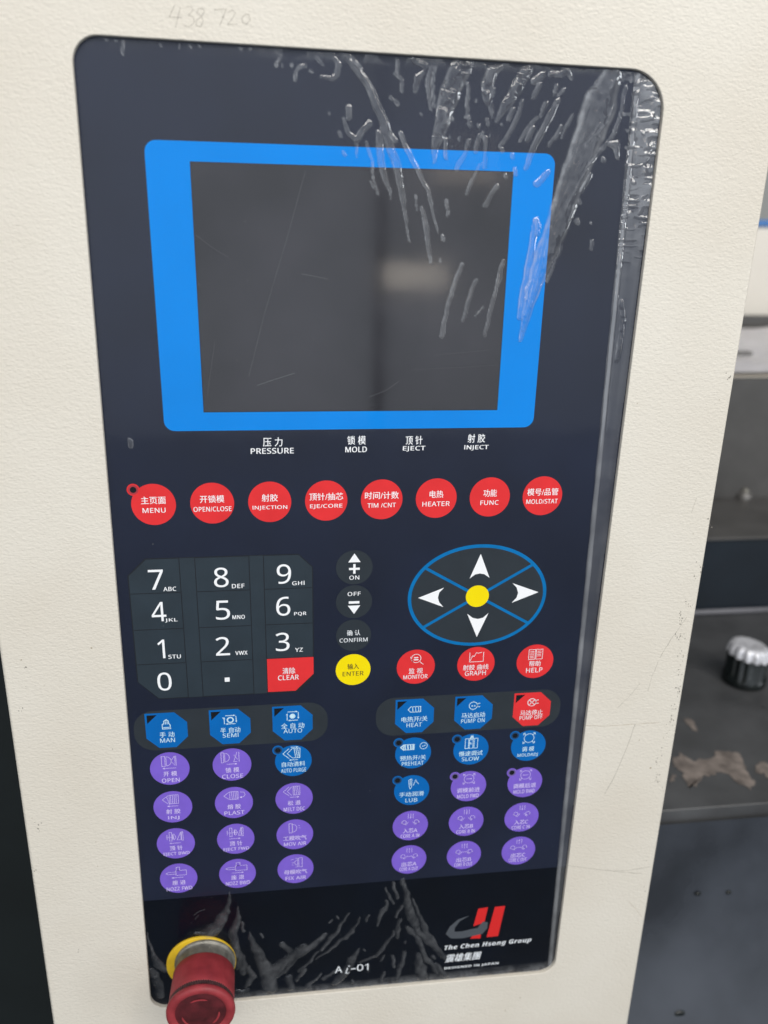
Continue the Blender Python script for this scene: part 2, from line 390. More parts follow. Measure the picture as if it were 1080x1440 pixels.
for (px, py) in sp:
    for k in range(random.randint(1, 4)):
        x, y = at(px + random.uniform(-3, 3), py + random.uniform(-5, 5), PD)
        r = random.uniform(.12, .55); pts = [(x + r * random.uniform(.4, 1) * math.cos(a), y + r * random.uniform(.5, 1.7) * math.sin(a)) for a in (0, 1, 2, 3.1, 4.1, 5.2)]
        b.poly(pts, PD + .025)
b.build("paint_chips", M['speck'], cabinet, kind='stuff')

# ------------------------------------------------------------------ control panel
panel = empty("keypad_console", (0.015, 0.001, Z0 - 0.3966), "dark navy membrane keypad console with blue framed screen and coloured keys", "control panel")
big = [(-150, -255), (182, -255), (182, 404), (-152, 404)]
b = MB(); b.plate(big, -1.2, 0); b.build("membrane_sheet", M['navy'], panel)
b = MB(); b.plate([(-150, 292.4), (182, 293.4), (182, 403), (-151, 403)], 0, .04); b.build("lower_band", M['navy_low'], panel, "near-black lower band with company mark")
fr = rounded([(-102.9, -201.2), (115.9, -201.2), (115.9, -48.4), (-102.9, -48.4)], 6.0, 8)
b = MB(); b.plate(fr, 0, .08); b.build("screen_frame", M['blue_frame'], panel)
b = MB(); b.plate([(-80.4, -191.6), (92.8, -191.6), (92.8, -59.2), (-80.4, -59.2)], .08, .12); b.build("screen_edge", M['screen_edge'], panel)
b = MB(); b.plate([(-79.9, -191.1), (92.3, -191.1), (92.3, -59.7), (-79.9, -59.7)], .12, .16); scr = b.build("screen", M['screen'], panel)

TD = .26    # printed lettering
def cn_en(mb, cx, cy, cn, cnw, cny, cnh, en, enw, eny, enh, w1=.009, w2=.007, bold=False):
    if cn: put_text(mb, cn, cx, cy + cny, cnw, cnh, TD, w1)
    if en: put_text(mb, sans(en, bold), cx, cy + eny, enw, enh, TD + .012, w2, 1.05)
for (cn, cw, cp, en, ew, ep) in [("压 力", 11.3, (383.5, 621.5), "PRESSURE", 25, (383, 634)), ("锁 模", 11, (501.4, 619), "MOLD", 12.8, (500.8, 632)),
                                 ("顶 针", 10.2, (582.3, 619), "EJECT", 13.6, (582.4, 631)), ("射 胶", 10.8, (670, 616.3), "INJECT", 15, (670, 629.4))]:
    b = MB(); x, y = at(*cp); put_text(b, cn, x, y, cw, 5.4, .06, .012); x, y = at(*ep); put_text(b, sans(en), x, y, ew, 3.4, .06, .018, 1.05)
    b.build("lettering", M['white'], panel, "white heading " + en)

# ---- symbols, in millimetres about the key's middle
def arr(x0, y0, x1, y1, h=1.1):
    d = Vector((x1 - x0, y1 - y0)).normalized(); n = Vector((-d.y, d.x)); e = Vector((x1, y1)); q = e - d * h * 1.3
    return [('l', [(x0, y0), (q.x, q.y)]), ('p', [(x1, y1), tuple(q + n * h * .6), tuple(q - n * h * .6)])]
def circ(cx, cy, r, n=20): return ('c', [(cx + r * math.cos(2 * math.pi * i / n), cy + r * math.sin(2 * math.pi * i / n)) for i in range(n)])
def rect(x0, y0, x1, y1): return ('c', [(x0, y0), (x1, y0), (x1, y1), (x0, y1)])
def L_(*p): return ('l', list(p))
def dee(x, y, r, s=1): return ('l', [(x, y - r)] + [(x + s * r * .9 * math.sin(math.pi * i / 10), y - r * math.cos(math.pi * i / 10)) for i in range(1, 10)] + [(x, y + r)])
HT = [L_((x, -9.6), (x + .8, -2.4)) for x in (-.6, .5, 1.6, 2.7)]
SYM = {
 'hand': [('c', [(-2.6, -1.2), (-2.6, -4.6), (-1.9, -5.2), (-1.5, -4.8), (-1.5, -7), (-.9, -7.6), (-.5, -7), (-.1, -8.2), (.4, -8.2), (.6, -7), (1.1, -7.5), (1.5, -7), (1.6, -5), (2.4, -4.2), (2.6, -1.2)]), L_((-2.6, -2.2), (2.6, -2.2)), L_((-.5, -7), (-.5, -4.6)), L_((.6, -7), (.6, -4.6))],
 'semi': arr(-2.8, -8.6, 3.8, -8.6) + arr(4, -8, 4.2, -3) + arr(3.6, -2.2, -3, -2.2) + arr(-3.6, -2.2, -3.6, -7.4) + [('f', circ(.3, -5.2, 1.9)), L_((-4.8, -7), (-3.4, -7))],
 'auto': arr(-3.2, -8.8, 3.6, -8.8) + arr(3.8, -8.4, 3.8, -3) + arr(3.4, -2.2, -3, -2.2) + arr(-3.6, -2.2, -3.6, -7.8) + [('p', circ(0, -5.4, 1.9)[1])],
 'heat': [('c', [(-4.6, -5.2), (-2.8, -7.4), (4, -7.4), (4, -3.2), (-2.8, -3.2)]), L_((-1.6, -7.4), (-1.2, -3.2)), L_((.4, -7.4), (.8, -3.2)), L_((2.4, -7.4), (2.8, -3.2))],
 'pump': [circ(-.4, -5.6, 2.9), L_((2.6, -7.2), (4.4, -7.2)), L_((2.6, -4.6), (4.4, -4.6)), L_((2.6, -7.2), (2.6, -4.6)), L_((-.4, -9.2), (-.4, -8.5)), L_((-.4, -2.7), (-.4, -2)), circ(-1.2, -5.4, .3, 8), circ(.6, -5.4, .3, 8)],
 'pumpoff': [circ(-.4, -5.6, 2.9), L_((2.6, -7.2), (4.4, -7.2)), L_((2.6, -4.6), (4.4, -4.6)), L_((2.6, -7.2), (2.6, -4.6)), L_((-2.2, -7.4), (1.4, -3.8)), L_((1.4, -7.4), (-2.2, -3.8))],
 'preheat': [('c', [(-9, -5), (-7, -7.2), (.6, -7.2), (.6, -3), (-7, -3)]), ('w', [(-6, -7), (-5.6, -3.2)]), ('w', [(-4, -7), (-3.6, -3.2)]), ('w', [(-2, -7), (-1.6, -3.2)]), ('w', [(-.2, -7), (-.2, -3.2)]), ('w', [(-9, -5), (-7, -6.8), (-7, -3.2), (-8.6, -5)]), circ(7.2, -5.6, 2.6), L_((6, -5.2), (7.2, -5.4), (8.6, -6))],
 'slow': [rect(-4.4, -9, -2, -1), rect(-1.4, -8, 1.2, -1), rect(2, -9, 4.4, -1), ('w', [(-1, -8.6), (-.4, -11), (0, -9.6), (.6, -11.2), (1, -9)]), L_((-2, -9), (2, -9)), L_((-.2, -6), (-1, -4.6), (.6, -4.6))],
 'adj': [circ(0, -6.4, 3.6, 24)] + [L_((sx * 4, -6.4 + sy * 4), (sx * 2.6, -6.4 + sy * 2.8)) for sx in (-1, 1) for sy in (-1, 1)] + [L_((sx * 4.2, -6.4 + sy * 2.6), (sx * 4.2, -6.4 + sy * 4.2), (sx * 2.8, -6.4 + sy * 4.2)) for sx in (-1, 1) for sy in (-1, 1)],
 'lub': [('c', [(-2.4, -8.6), (-1, -9.6), (-.2, -9.6), (-.2, -3), (-1.2, -1.2), (-1.8, -3)]), L_((-1.2, -9.2), (-1, -4)), L_((1, -4), (2.6, -8.8), (3.2, -7), (4.8, -5))],
 'mfwd': None, 'mbwd': None,
 'open': [rect(-5, -10, -2.8, -2), dee(-2, -6, 3.6), L_((-2, -9.6), (-2, -2.4)), L_((3.6, -10), (1, -6), (3.6, -2.4), (3.6, -10)), L_((4.4, -10), (4.4, -2.2))] + arr(4.2, -.4, -4.8, -.4),
 'close': [rect(-7, -10, -5.4, -2), L_((-4.6, -9.6), (-4.6, -2.4)), dee(-4.6, -6, 3.4), L_((3.6, -10), (1.2, -2.4), (3.6, -2.4)), L_((1.4, -8), (3.8, -4)), L_((4.8, -10), (4.8, -2.2))] + arr(-3.6, -.6, 3.6, -.6),
 'purge': [L_((-2.8, -10), (-7, -6), (-2.8, -2)), L_((-.6, -10), (-4, -6), (-.6, -2.4), (4.4, -2.4), (4.6, -10), (-.6, -10))] + [L_((x, -9.6), (x + 1, -2.8)) for x in (.6, 1.8, 3)] + arr(-1.6, -11, 3.6, -11) + arr(3, -.8, -3, -.8),
 'inj': [L_((-2.6, -9.6), (-6.6, -6.4), (-2.8, -2.6)), L_((-3.6, -8.4), (-2, -2.2))] + [L_((x, -9.6), (x - .2, -3)) for x in (-1, .2, 1.4, 2.6)] + [rect(-2, -9.8, 4, -2.8)] + arr(3.6, -.8, -3.8, -.8),
 'plast': [L_((-3, -9), (-6.6, -6), (-3, -2.8)), rect(-2.6, -9.2, 3, -2.8)] + [L_((x, -9), (x + .4, -3)) for x in (-1.4, -.2, 1, 2)] + [L_((4.6, -8.6), (7, -8.2), (7.8, -6.2), (6.8, -4.6), (5, -4.2)), ('p', [(4, -4.2), (5.4, -5), (5.4, -3.4)])],
 'melt': [L_((-3.4, -10), (-7.4, -6), (-3.4, -2.6)), L_((-1.4, -10), (-4.6, -6.2), (-1.6, -2.6))] + [L_((x, -10), (x + .6, -3.2)) for x in (0, 1.2, 2.4)] + [rect(-.6, -10.2, 4, -3)] + arr(-3, -1.2, 3.6, -1.2),
 'ebwd': [rect(-4, -9.6, -2.4, -2.4), L_((-5.6, -7.6), (-5.6, -3.6)), L_((-6, -5.6), (-1, -5.6)), ('w', [(-1.6, -8), (-1.6, -3.6)]), L_((-1, -8.4), (.4, -5.6), (-1, -3)), L_((3.8, -9.6), (1, -3), (3.8, -3), (3.8, -9.6)), rect(4.2, -9.6, 5.2, -2.4)] + arr(3.4, -.4, -4.4, -.4),
 'efwd': [rect(-4, -9.6, -2.4, -2.4), L_((-5.6, -7.6), (-5.6, -3.6)), L_((-6, -5.6), (1, -5.6)), ('w', [(-.6, -8), (-.6, -3.6)]), L_((0, -8.4), (1.4, -5.6), (0, -3)), L_((3.8, -9.6), (2, -3), (3.8, -3), (3.8, -9.6)), rect(4.2, -9.6, 5.2, -2.4)] + arr(-4.4, -.4, 3.4, -.4),
 'mov': [rect(-4, -9.6, -1.8, -1.6), dee(-1.6, -5.6, 3.4), L_((-1.6, -9.4), (-1.6, -1.8)), L_((2.6, -8), (3.4, -7)), L_((2.8, -5.6), (3.8, -5.6))],
 'fix': [rect(2.4, -9.6, 4.8, -1.6), L_((0, -9.4), (1.6, -9.4), (1.6, -1.8), (0, -1.8)), dee(1.4, -5.6, 2.2, -1), L_((-3.4, -8.4), (-1, -8.6)), L_((-2.4, -5.6), (-1, -5.6)), L_((-2.6, -4), (-1.6, -3.4))],
 'nfwd': [('c', [(-1.6, -7), (5.6, -7), (5.6, -2.8), (-1.6, -2.8)]), rect(-1.2, -9.8, 1, -7), L_((-1.6, -5.8), (-6.8, -5.8), (-8.4, -4.8), (-6.8, -4), (-1.6, -4))] + arr(3.4, -.8, -4.8, -.8),
 'nbwd': [('c', [(-1.2, -7), (6.8, -7), (6.8, -2.8), (-1.2, -2.8)]), rect(-.6, -9.8, 2, -7), L_((-1.2, -5.8), (-6.2, -5.8), (-8, -4.8), (-6.2, -4), (-1.2, -4))] + arr(-4, -.8, 4.4, -.8),
 'mon': [circ(0, -6.4, 3.2, 20), L_((2.4, -4), (5, -1.6)), L_((-3.8, -7.8), (-3, -5), (-1.8, -3.6)), ('w', [(-1.4, -7), (1.4, -7)]), ('w', [(-1.6, -5.4), (1.6, -5.4)])],
 'graph': [L_((-4.6, -9), (-4.6, -1.8), (4.8, -1.8), (4.8, -9)), L_((-4.2, -2.6), (-2.6, -6.4), (-1.6, -5.8), (-.2, -8.6), (1.2, -8.2), (3.6, -8.8))],
 'help': [rect(-4.8, -9.2, -.3, -1.8), rect(.3, -9.2, 4.8, -1.8)] + [L_((-3.9, y), (-1.1, y)) for y in (-7.8, -6.6, -5.4, -4.2, -3)] + [L_((1.1, y), (3.9, y)) for y in (-7.8, -6.6, -5.4, -4.2)],
}
SYM['mfwd'] = SYM['adj'] + arr(-2, -6.4, 2.4, -6.4, .8); SYM['mbwd'] = SYM['adj'] + arr(2.2, -6.4, -2.2, -6.4, .8)
_fx = [L_((-1.8, -10.6), (-1.8, -6.6)), L_((1.8, -10.6), (1.8, -6.6)), circ(-4.6, -3.4, 1.6, 10), circ(4.4, -3.4, 1.6, 10), L_((-6.6, -3), (-3.4, -1), (-1.4, -3.6)), L_((6.6, -3), (3.4, -1), (1.4, -3.6))]
SYM['cin'] = _fx + arr(0, -10.6, 0, -6.4, .9); SYM['cout'] = _fx + arr(0, -6.4, 0, -10.6, .9) + [L_((-2, -3), (2, -3))]
def put_sym(mb, name, cx, cy, wd=.42, sc=1.0):
    def do(it, wd):
        k, p = it
        if k == 'f': return do((('c'), p[1]), wd * 1.7)
        q = [(cx + x * sc, cy + y * sc) for x, y in p]
        if k == 'l': mb.line(q, wd, TD)
        elif k == 'w': mb.line(q, wd * 2.2, TD + .01)
        elif k == 'c': mb.line(q, wd, TD, True)
        elif k == 'p': mb.poly(q, TD + .005)
    for it in SYM[name]: do(it, wd)

def key(name, outline, m, label, tx=None, sym=None, pr='white', ring=None, tri=None, sc=1.0, swd=.42, c=None, ringm=None, top=.2):
    b = MB(); b.plate(outline, 0, top)
    if ring:
        rx, ry = ring; b.plate(circle(rx, ry, 3.7, 28), 0, .17)
    k = b.build(name, M[m], panel, label)
    if ring:
        b = MB(); b.plate(circle(rx, ry, 2.9, 24), .17, .21); b.build("indicator_ring", M[ringm], k)
        b = MB(); b.plate(circle(rx, ry, 1.9, 24), .21, .24); b.build("indicator_lamp", M['lamp_hole'], k)
    if tri:
        b = MB(); b.plate(tri, .2, .24); b.build("indicator_lamp", M['lamp_hole'], k)
    if tx:
        b = MB(); tx(b); b.build("lettering", M[pr], k)
    if sym:
        b = MB(); put_sym(b, sym, c[0], c[1], swd, sc); b.build("symbol", M[pr], k)
    return k

# ---- top row of red keys
RY, RX0, DX = -4.1, -112.2, 34.0
RED = [("主页面", 14.2, "MENU", 13.2), ("开锁模", 14.2, "OPEN/CLOSE", 22.2), ("射胶", 9.6, "INJECTION", 20.6), ("顶针/抽芯", 20.4, "EJE/CORE", 19.6),
       ("时间/计数", 20.8, "TIM /CNT", 17.6), ("电热", 8.6, "HEATER", 17.2), ("功能", 8.6, "FUNC", 11.6), ("模号/品管", 20, "MOLD/STAT", 20.4)]
for i, (cn, cw, en, ew) in enumerate(RED):
    x = RX0 + DX * i
    key("round_key", circle(x, RY, 12.85, 56), 'red', "red round key reading " + en.replace(" ", ""),
        lambda mb, x=x, cn=cn, cw=cw, en=en, ew=ew: cn_en(mb, x, RY, cn, cw, -2.7, 4.7, en, ew, 3.6, 3.0),
        ring=(x - 11.0, RY - 9.4) if i == 0 else None, ringm='red_ring')

# ---- number pad
ch = 11
tray = [(-131, 30.2 + ch), (-131 + ch, 30.2), (-19 - 8.5, 30.2), (-18.6, 30.2 + 9), (-18.6, 118), (-18.6 - 10, 128.4), (-118.5, 128.4), (-131, 115)]
b = MB(); b.plate(tray, 0, .1); b.build("keypad_base", M['slate_line'], panel)
g = .28
XS = [(-130.6, -99.9), (-90.5, -57.9), (-49.1, -19.0)]; YS = [(30.6, 53.4), (53.4, 78.2), (78.2, 102.6), (102.6, 128.0)]
for xa, xb in ((-99.9, -90.5), (-57.9, -49.1)):
    b = MB(); b.plate([(xa + g, 30.6), (xb - g, 30.6), (xb - g, 128.0), (xa + g, 128.0)], .1, .16); b.build("keypad_divider", M['slate'], panel)
DIG = [[("7", (219.4, 815), "ABC", (238.8, 828)), ("8", (311, 811.8), "DEF", (335, 823.8)), ("9", (399.3, 807), "GHI", (419.5, 819.6))],
       [("4", (223.3, 860), "JKL", (240.9, 872)), ("5", (313.3, 857.8), "MNO", (335.6, 867.4)), ("6", (398.3, 852.4), "PQR", (422.2, 863))],
       [("1", (226.8, 912.4), "STU", (245.6, 923)), ("2", (313.2, 908.5), "VWX", (339.5, 917.8)), ("3", (397.4, 902.4), "YZ", (420.4, 913.5))],
       [("0", (231.4, 958.2), "", None), (".", (319.5, 955.4), "", None), ("C", (404, 948), "", None)]]
W_D = {"1": 4.4}
for r in range(4):
    for c in range(3):
        x0, x1 = XS[c][0] + g, XS[c][1] - g; y0, y1 = YS[r][0] + g, YS[r][1] - g
        p = [(x0, y0), (x1, y0), (x1, y1), (x0, y1)]
        if (r, c) == (0, 0): p = [(x0, y0 + ch - .3), (x0 + ch, y0), (x1, y0), (x1, y1), (x0, y1)]
        if (r, c) == (0, 2): p = [(x0, y0), (x1 - 8.4, y0), (x1, y0 + 8.6), (x1, y1), (x0, y1)]
        if (r, c) == (3, 0): p = [(x0, y0), (x1, y0), (x1, y1), (x0 + 12, y1), (x0, y1 - 12.6)]
        ds, dp, ls, lp = DIG[r][c]
        if ds == "C":
            p = [(x0, y0), (x1 + .4, y0), (x1 + .4, y1 - 12.5), (x1 - 11.5, y1 - .4), (x0, y1 - .4)]
            key("cut_corner_key", p, 'red', "red cut-cornered key reading CLEAR",
                lambda mb: (put_text(mb, "清除", *at(406.2, 943), 8.2, 4.6, TD, .01), put_text(mb, sans("CLEAR"), *at(405.6, 952.4), 13.4, 3.6, TD, .012, 1.08)), pr='white_soft')
            continue
        if ds == ".":
            def tx(mb):
                x, y = at(*dp); mb.poly([(x - 1.55, y - 1.55), (x + 1.55, y - 1.55), (x + 1.55, y + 1.55), (x - 1.55, y + 1.55)], TD)
        else:
            def tx(mb):
                x, y = at(*dp); put_text(mb, sans(ds), x, y, W_D.get(ds, 8.8), 13.2, TD, .003)
                if ls:
                    x, y = at(*lp); put_text(mb, sans(ls), x, y, 7.6 if len(ls) == 3 else 4.8, 2.8, TD, .014, 1.1)
        b_lab = "slate number key reading " + (ds if ds != "." else "a decimal point")
        key("number_key", p, 'slate', b_lab, tx)

# ---- the four small round keys beside the number pad
def t_on(mb):
    x, y = 7.3, 40.6
    mb.poly([(x, y - 9.6), (x + 3.9, y - 3.6), (x - 3.9, y - 3.6)], TD); mb.line([(x - 3.4, y + .9), (x + 3.4, y + .9)], 1.5, TD); mb.line([(x, y - 2.4), (x, y + 4.2)], 1.5, TD + .01)
    put_text(mb, sans("ON"), x, y + 6.9, 6.2, 2.8, TD, .01, 1.1)
def t_off(mb):
    x, y = 7.3, 64.4
    put_text(mb, sans("OFF"), x, y - 5.6, 8.2, 2.8, TD, .01, 1.15); mb.line([(x - 3.4, y + .4), (x + 3.4, y + .4)], 1.7, TD)
    mb.poly([(x - 4, y + 2.6), (x + 4, y + 2.6), (x, y + 8.6)], TD)
key("small_round_key", circle(7.3, 40.6, 11.6, 48), 'oval', "small charcoal round key with up triangle, plus and ON", t_on)
key("small_round_key", circle(7.3, 64.4, 11.6, 48), 'oval', "small charcoal round key with OFF, bar and down triangle", t_off)
key("small_round_key", circle(7.2, 88.4, 11.4, 48), 'oval', "small charcoal round key reading CONFIRM", lambda mb: cn_en(mb, 7.2, 88.4, "确 认", 8.6, -1.9, 4.0, "CONFIRM", 18.2, 3.3, 3.0), pr='white_soft')
key("small_round_key", circle(7.1, 113.8, 11.5, 48), 'yellow', "yellow round key reading ENTER", lambda mb: cn_en(mb, 7.1, 113.8, "输入", 7.6, -2.5, 4.2, "ENTER", 13.8, 2.9, 3.2), pr='yellow_dark')

# ---- oval arrow pad
OX, OY, OA, OB = 88.2, 63.8, 46.2, 36.3
b = MB(); b.plate(circle(OX, OY, OA, 96, OB), 0, .12); b.build("arrow_pad_rim", M['oval_line'], panel)
AW = {'up': [(676, 778.6), (688.2, 812.2), (681, 807.2), (674.7, 806.2), (668, 807.6), (660.3, 813.3)], 'right': [(757, 832.5), (720.6, 819.8), (726.4, 826), (728.4, 833.3), (726.4, 840), (719.4, 847.4)],
      'down': [(670.3, 895.5), (657, 863), (664.5, 868.6), (671.7, 870.2), (679, 868.4), (686.8, 861.8)], 'left': [(588, 840.6), (624.4, 826.2), (617.6, 833), (615.7, 840.3), (617.4, 846.6), (623.4, 853.4)]}
k_ = math.atan2(21.3 / OB, 35.2 / OA)
qs = {'right': (-k_, k_), 'down': (k_, math.pi - k_), 'left': (math.pi - k_, math.pi + k_), 'up': (math.pi + k_, 2 * math.pi - k_)}
for nm, (a0, a1) in qs.items():
    am = (a0 + a1) / 2; arc = [(OX + (OA - 2.3) * math.cos(a0 + (a1 - a0) * i / 24), OY + (OB - 2.3) * math.sin(a0 + (a1 - a0) * i / 24)) for i in range(25)]
    pc = [(OX, OY)] + arc; cx = math.cos(am); sy = math.sin(am)
    # pull the two straight sides in to leave the blue cross lines
    pull = 1.0
    n0 = Vector((-(arc[0][1] - OY), arc[0][0] - OX)).normalized(); n1 = Vector(((arc[-1][1] - OY), -(arc[-1][0] - OX))).normalized()
    e0 = Vector((arc[0][0] - OX, arc[0][1] - OY)).normalized(); e1 = Vector((arc[-1][0] - OX, arc[-1][1] - OY)).normalized()
    hb = (e0 + e1).normalized(); vtx = Vector((OX, OY)) + hb * (pull / max(.2, abs(hb.dot(n0))))
    arc2 = []
    for (x, y) in arc:
        v = Vector((x - OX, y - OY)); s0 = v.dot(n0) - pull; s1 = v.dot(n1) - pull
        if s0 > 0 and s1 > 0: arc2.append((x, y))
    def ontrim(e, n):
        o = Vector((OX, OY)) + n * pull; lo, hi = 0, 80
        for _ in range(40):
            m_ = (lo + hi) / 2; q = o + e * m_
            if ((q.x - OX) / (OA - 2.3)) ** 2 + ((q.y - OY) / (OB - 2.3)) ** 2 < 1: lo = m_
            else: hi = m_
        q = o + e * lo; return (q.x, q.y)
    p = [tuple(vtx), ontrim(e0, n0)] + arc2 + [ontrim(e1, n1)]
    key("arrow_key", p, 'oval', "charcoal arrow key pointing " + nm, lambda mb, nm=nm: mb.poly(ats(AW[nm]), TD))
key("centre_key", circle(OX - .3, OY, 7.7, 40), 'yellow', "plain yellow round key in the middle of the arrow pad", top=.32)

def rk(x, y, m, en, cn, cw, ew, sym, ring=False, pr='white', cny=3.2, eny=8.2, cnh=4.0, enh=3.2, swd=.42, r=12.85, sc=1.0, what="round key"):
    col = m
    key("round_key", circle(x, y, r, 52), m, f"{col} {what} reading {en}", lambda mb: cn_en(mb, x, y, cn, cw, cny, cnh, en, ew, eny, enh), sym, pr,
        ring=(x - 10.3, y - 9.1) if ring else None, swd=swd, c=(x, y), ringm=m + '_ring', sc=sc)
rk(49.0, 114.0, 'red', "MONITOR", "监 视", 9.4, 16.4, 'mon', cny=3.0, eny=7.4, cnh=4.2, pr='white_soft', swd=.36)
rk(90.0, 114.1, 'red', "GRAPH", "射胶 曲线", 17.6, 14.4, 'graph', cny=2.4, eny=6.9, cnh=4.2, enh=3.6, pr='white_soft', swd=.36)
rk(131.1, 114.4, 'red', "HELP", "帮助", 8, 11.4, 'help', cny=1.6, eny=6.6, cnh=4.2, enh=3.6, pr='white_soft', swd=.36)

# ---- bands behind the octagonal keys
def pill(x0, x1, y0, y1): return rounded([(x0, y0), (x1, y0), (x1, y1), (x0, y1)], [13, 13, 13, 13], 9)
b = MB(); b.plate(pill(-136, -9.8, 137.0, 167.2), 0, .08); b.build("key_band", M['tray'], panel)
b = MB(); b.plate(pill(22.8, 152.5, 137.0, 167.0), 0, .08); b.build("key_band", M['tray'], panel)
XL = [-115.2, -74.3, -33.2]; XR = [49.4, 90.5, 132.0]; YK = [152.1, 182.1, 213.2, 244.0, 274.5]
def octo(x, y, h=13.3, k=7.8): return [(x - h, y - h), (x + h - k, y - h), (x + h, y - h + k), (x + h, y + h - k), (x + h - k, y + h), (x - h + k, y + h), (x - h, y + h - k)]
def ok(x, m, en, cn, cw, ew, sym, pr='cyan_print', cny=3.2, eny=7.6):
    y = YK[0]
    key("octagonal_key", octo(x, y), m, f"{m} cut-cornered key reading {en}", lambda mb: cn_en(mb, x, y, cn, cw, cny, 4.2, en, ew, eny, 3.2), sym, pr,
        tri=[(x - 12, y - 12), (x - 5.6, y - 12), (x - 12, y - 5.6)], c=(x, y), swd=.5)
ok(XL[0], 'blue', "MAN", "手 动", 9.4, 9.4, 'hand'); ok(XL[1], 'blue', "SEMI", "半 自动", 13, 10.2, 'semi', cny=2.6, eny=6.6); ok(XL[2], 'blue', "AUTO", "全 自 动", 15.4, 12.4, 'auto', cny=2.0, eny=6.0)
ok(XR[0], 'blue', "HEAT", "电热开/关", 18, 10.6, 'heat', cny=2.4, eny=7.0); ok(XR[1], 'blue', "PUMP ON", "马达启动", 16.6, 16.6, 'pump', cny=2.0, eny=6.4); ok(XR[2], 'red', "PUMP OFF", "马达停止", 16.2, 16.4, 'pumpoff', 'white_soft', cny=2.6, eny=6.6)

PUR = dict(pr='lilac_print', swd=.29)
rk(XL[0], YK[1], 'purple', "OPEN", "开 模", 8.8, 11.6, 'open', cny=4.0, eny=9.2, **PUR)
rk(XL[1], YK[1], 'purple', "CLOSE", "锁 模", 9, 14, 'close', cny=4.2, eny=9.2, **PUR)
rk(XL[2], YK[1], 'blue', "AUTO PURGE", "自动清料", 15.8, 17, 'purge', True, 'cyan_print', cny=2.6, eny=7.6, r=12.4)
rk(XL[0], YK[2], 'purple', "INJ", "射 胶", 9.4, 7.4, 'inj', cny=3.6, eny=9.0, **PUR)
rk(XL[1], YK[2], 'purple', "PLAST", "熔 胶", 9, 13.6, 'plast', cny=3.2, eny=8.4, **PUR)
rk(XL[2], YK[2], 'purple', "MELT DEC", "松 退", 8.8, 14.6, 'melt', cny=3.6, eny=8.8, **PUR)
rk(XL[0], YK[3], 'purple', "EJECT BWD", "顶 针", 8.6, 17.6, 'ebwd', cny=3.8, eny=8.8, **PUR)
rk(XL[1], YK[3], 'purple', "EJECT FWD", "顶 针", 8.6, 17.6, 'efwd', cny=3.8, eny=8.8, **PUR)
rk(XL[2], YK[3], 'purple', "MOV AIR", "工模吹气", 16.4, 15.6, 'mov', cny=3.0, eny=8.0, **PUR)
rk(XL[0], YK[4], 'purple', "NOZZ FWD", "座 进", 9, 17.6, 'nfwd', cny=3.6, eny=9.0, **PUR)
rk(XL[1], YK[4], 'purple', "NOZZ BWD", "座 退", 9, 17.0, 'nbwd', cny=3.2, eny=8.4, **PUR)
rk(XL[2], YK[4], 'purple', "FIX AIR", "母模吹气", 16.4, 14.6, 'fix', cny=2.6, eny=8.0, **PUR)
rk(XR[0], YK[1], 'blue', "PREHEAT", "预热开/关", 18.2, 15.4, 'preheat', True, 'cyan_print', cny=3.8, eny=8.4, r=12.6)
rk(XR[1], YK[1], 'blue', "SLOW", "慢速调试", 17, 12.4, 'slow', True, 'cyan_print', cny=3.2, eny=7.8, r=12.6)
rk(XR[2], YK[1], 'blue', "MOLDADJ", "调 模", 8.8, 14.8, 'adj', True, 'cyan_print', cny=2.6, eny=7.8, r=12.6)
rk(XR[0], YK[2], 'blue', "LUB", "手动润滑", 17.6, 8.4, 'lub', True, 'cyan_print', cny=3.2, eny=8.4, r=12.6)
rk(XR[1], YK[2], 'purple', "MOLD FWD", "调模前进", 16.6, 15.8, 'mfwd', True, cny=3.2, eny=8.4, **PUR)
rk(XR[2], YK[2], 'purple', "MOLD BWD", "调模后退", 17, 15.8, 'mbwd', True, cny=2.8, eny=7.8, **PUR)
for i, c in enumerate("ABC"):
    rk(XR[i], YK[3], 'purple', f"CORE {c} IN", "入芯" + sans(c), 10.4, 13.6, 'cin', cny=4.2, eny=8.8, **PUR)
    rk(XR[i], YK[4], 'purple', f"CORE {c} OUT", "出芯" + sans(c), 11, 13.6, 'cout', cny=4.0, eny=8.4, **PUR)

# ---- model number and company mark on the lower band
b = MB(); x, y = at(478.5, 1363.2); put_text(b, sans("A"), x - 1.3, y, 5.6, 6.6, .08, .012)
x, y = at(488.5, 1364.5); b.line([(x + .2, y - 2.4), (x - 1.2, y + 2.6), (x + .2, y + 3.0), (x + 1.6, y + 2.2)], [.9, .9, .8, .5], .08); b.poly(circle(x + 1.3, y - 4.2, .7, 10), .08)
x, y = at(498.3, 1361.8); b.line([(x - 2.6, y + .2), (x + 1.2, y + .2)], 1.0, .08)
x, y = at(506.4, 1360.6); put_text(b, sans("0"), x, y, 4.8, 6.6, .08, .012); x, y = at(515.6, 1359.6); put_text(b, sans("1"), x, y, 2.6, 6.6, .08, .012)
b.build("lettering", M['white_soft'], panel, "white model number Ai-01")
Z7 = lambda pts: [(600 + x / 5.4, 1250 + y / 5.4) for x, y in pts]
b = MB()
b.poly(ats(Z7([(392, 150), (466, 138), (438, 254), (400, 268), (354, 284)])), .08)
b.poly(ats(Z7([(518, 136), (596, 128), (542, 357), (455, 366)])), .08)
b.poly(ats(Z7([(330, 378), (352, 352), (414, 322), (408, 374)])), .08)
b.build("logo_bars", M['logo_red'], panel, "red slanted twin bars of the company mark")
b = MB()
out_ = ats(Z7([(318, 204), (240, 228), (180, 276), (152, 330), (165, 362), (215, 374), (300, 366), (352, 352), (402, 326), (400, 300), (440, 250), (400, 286), (360, 302)])); 
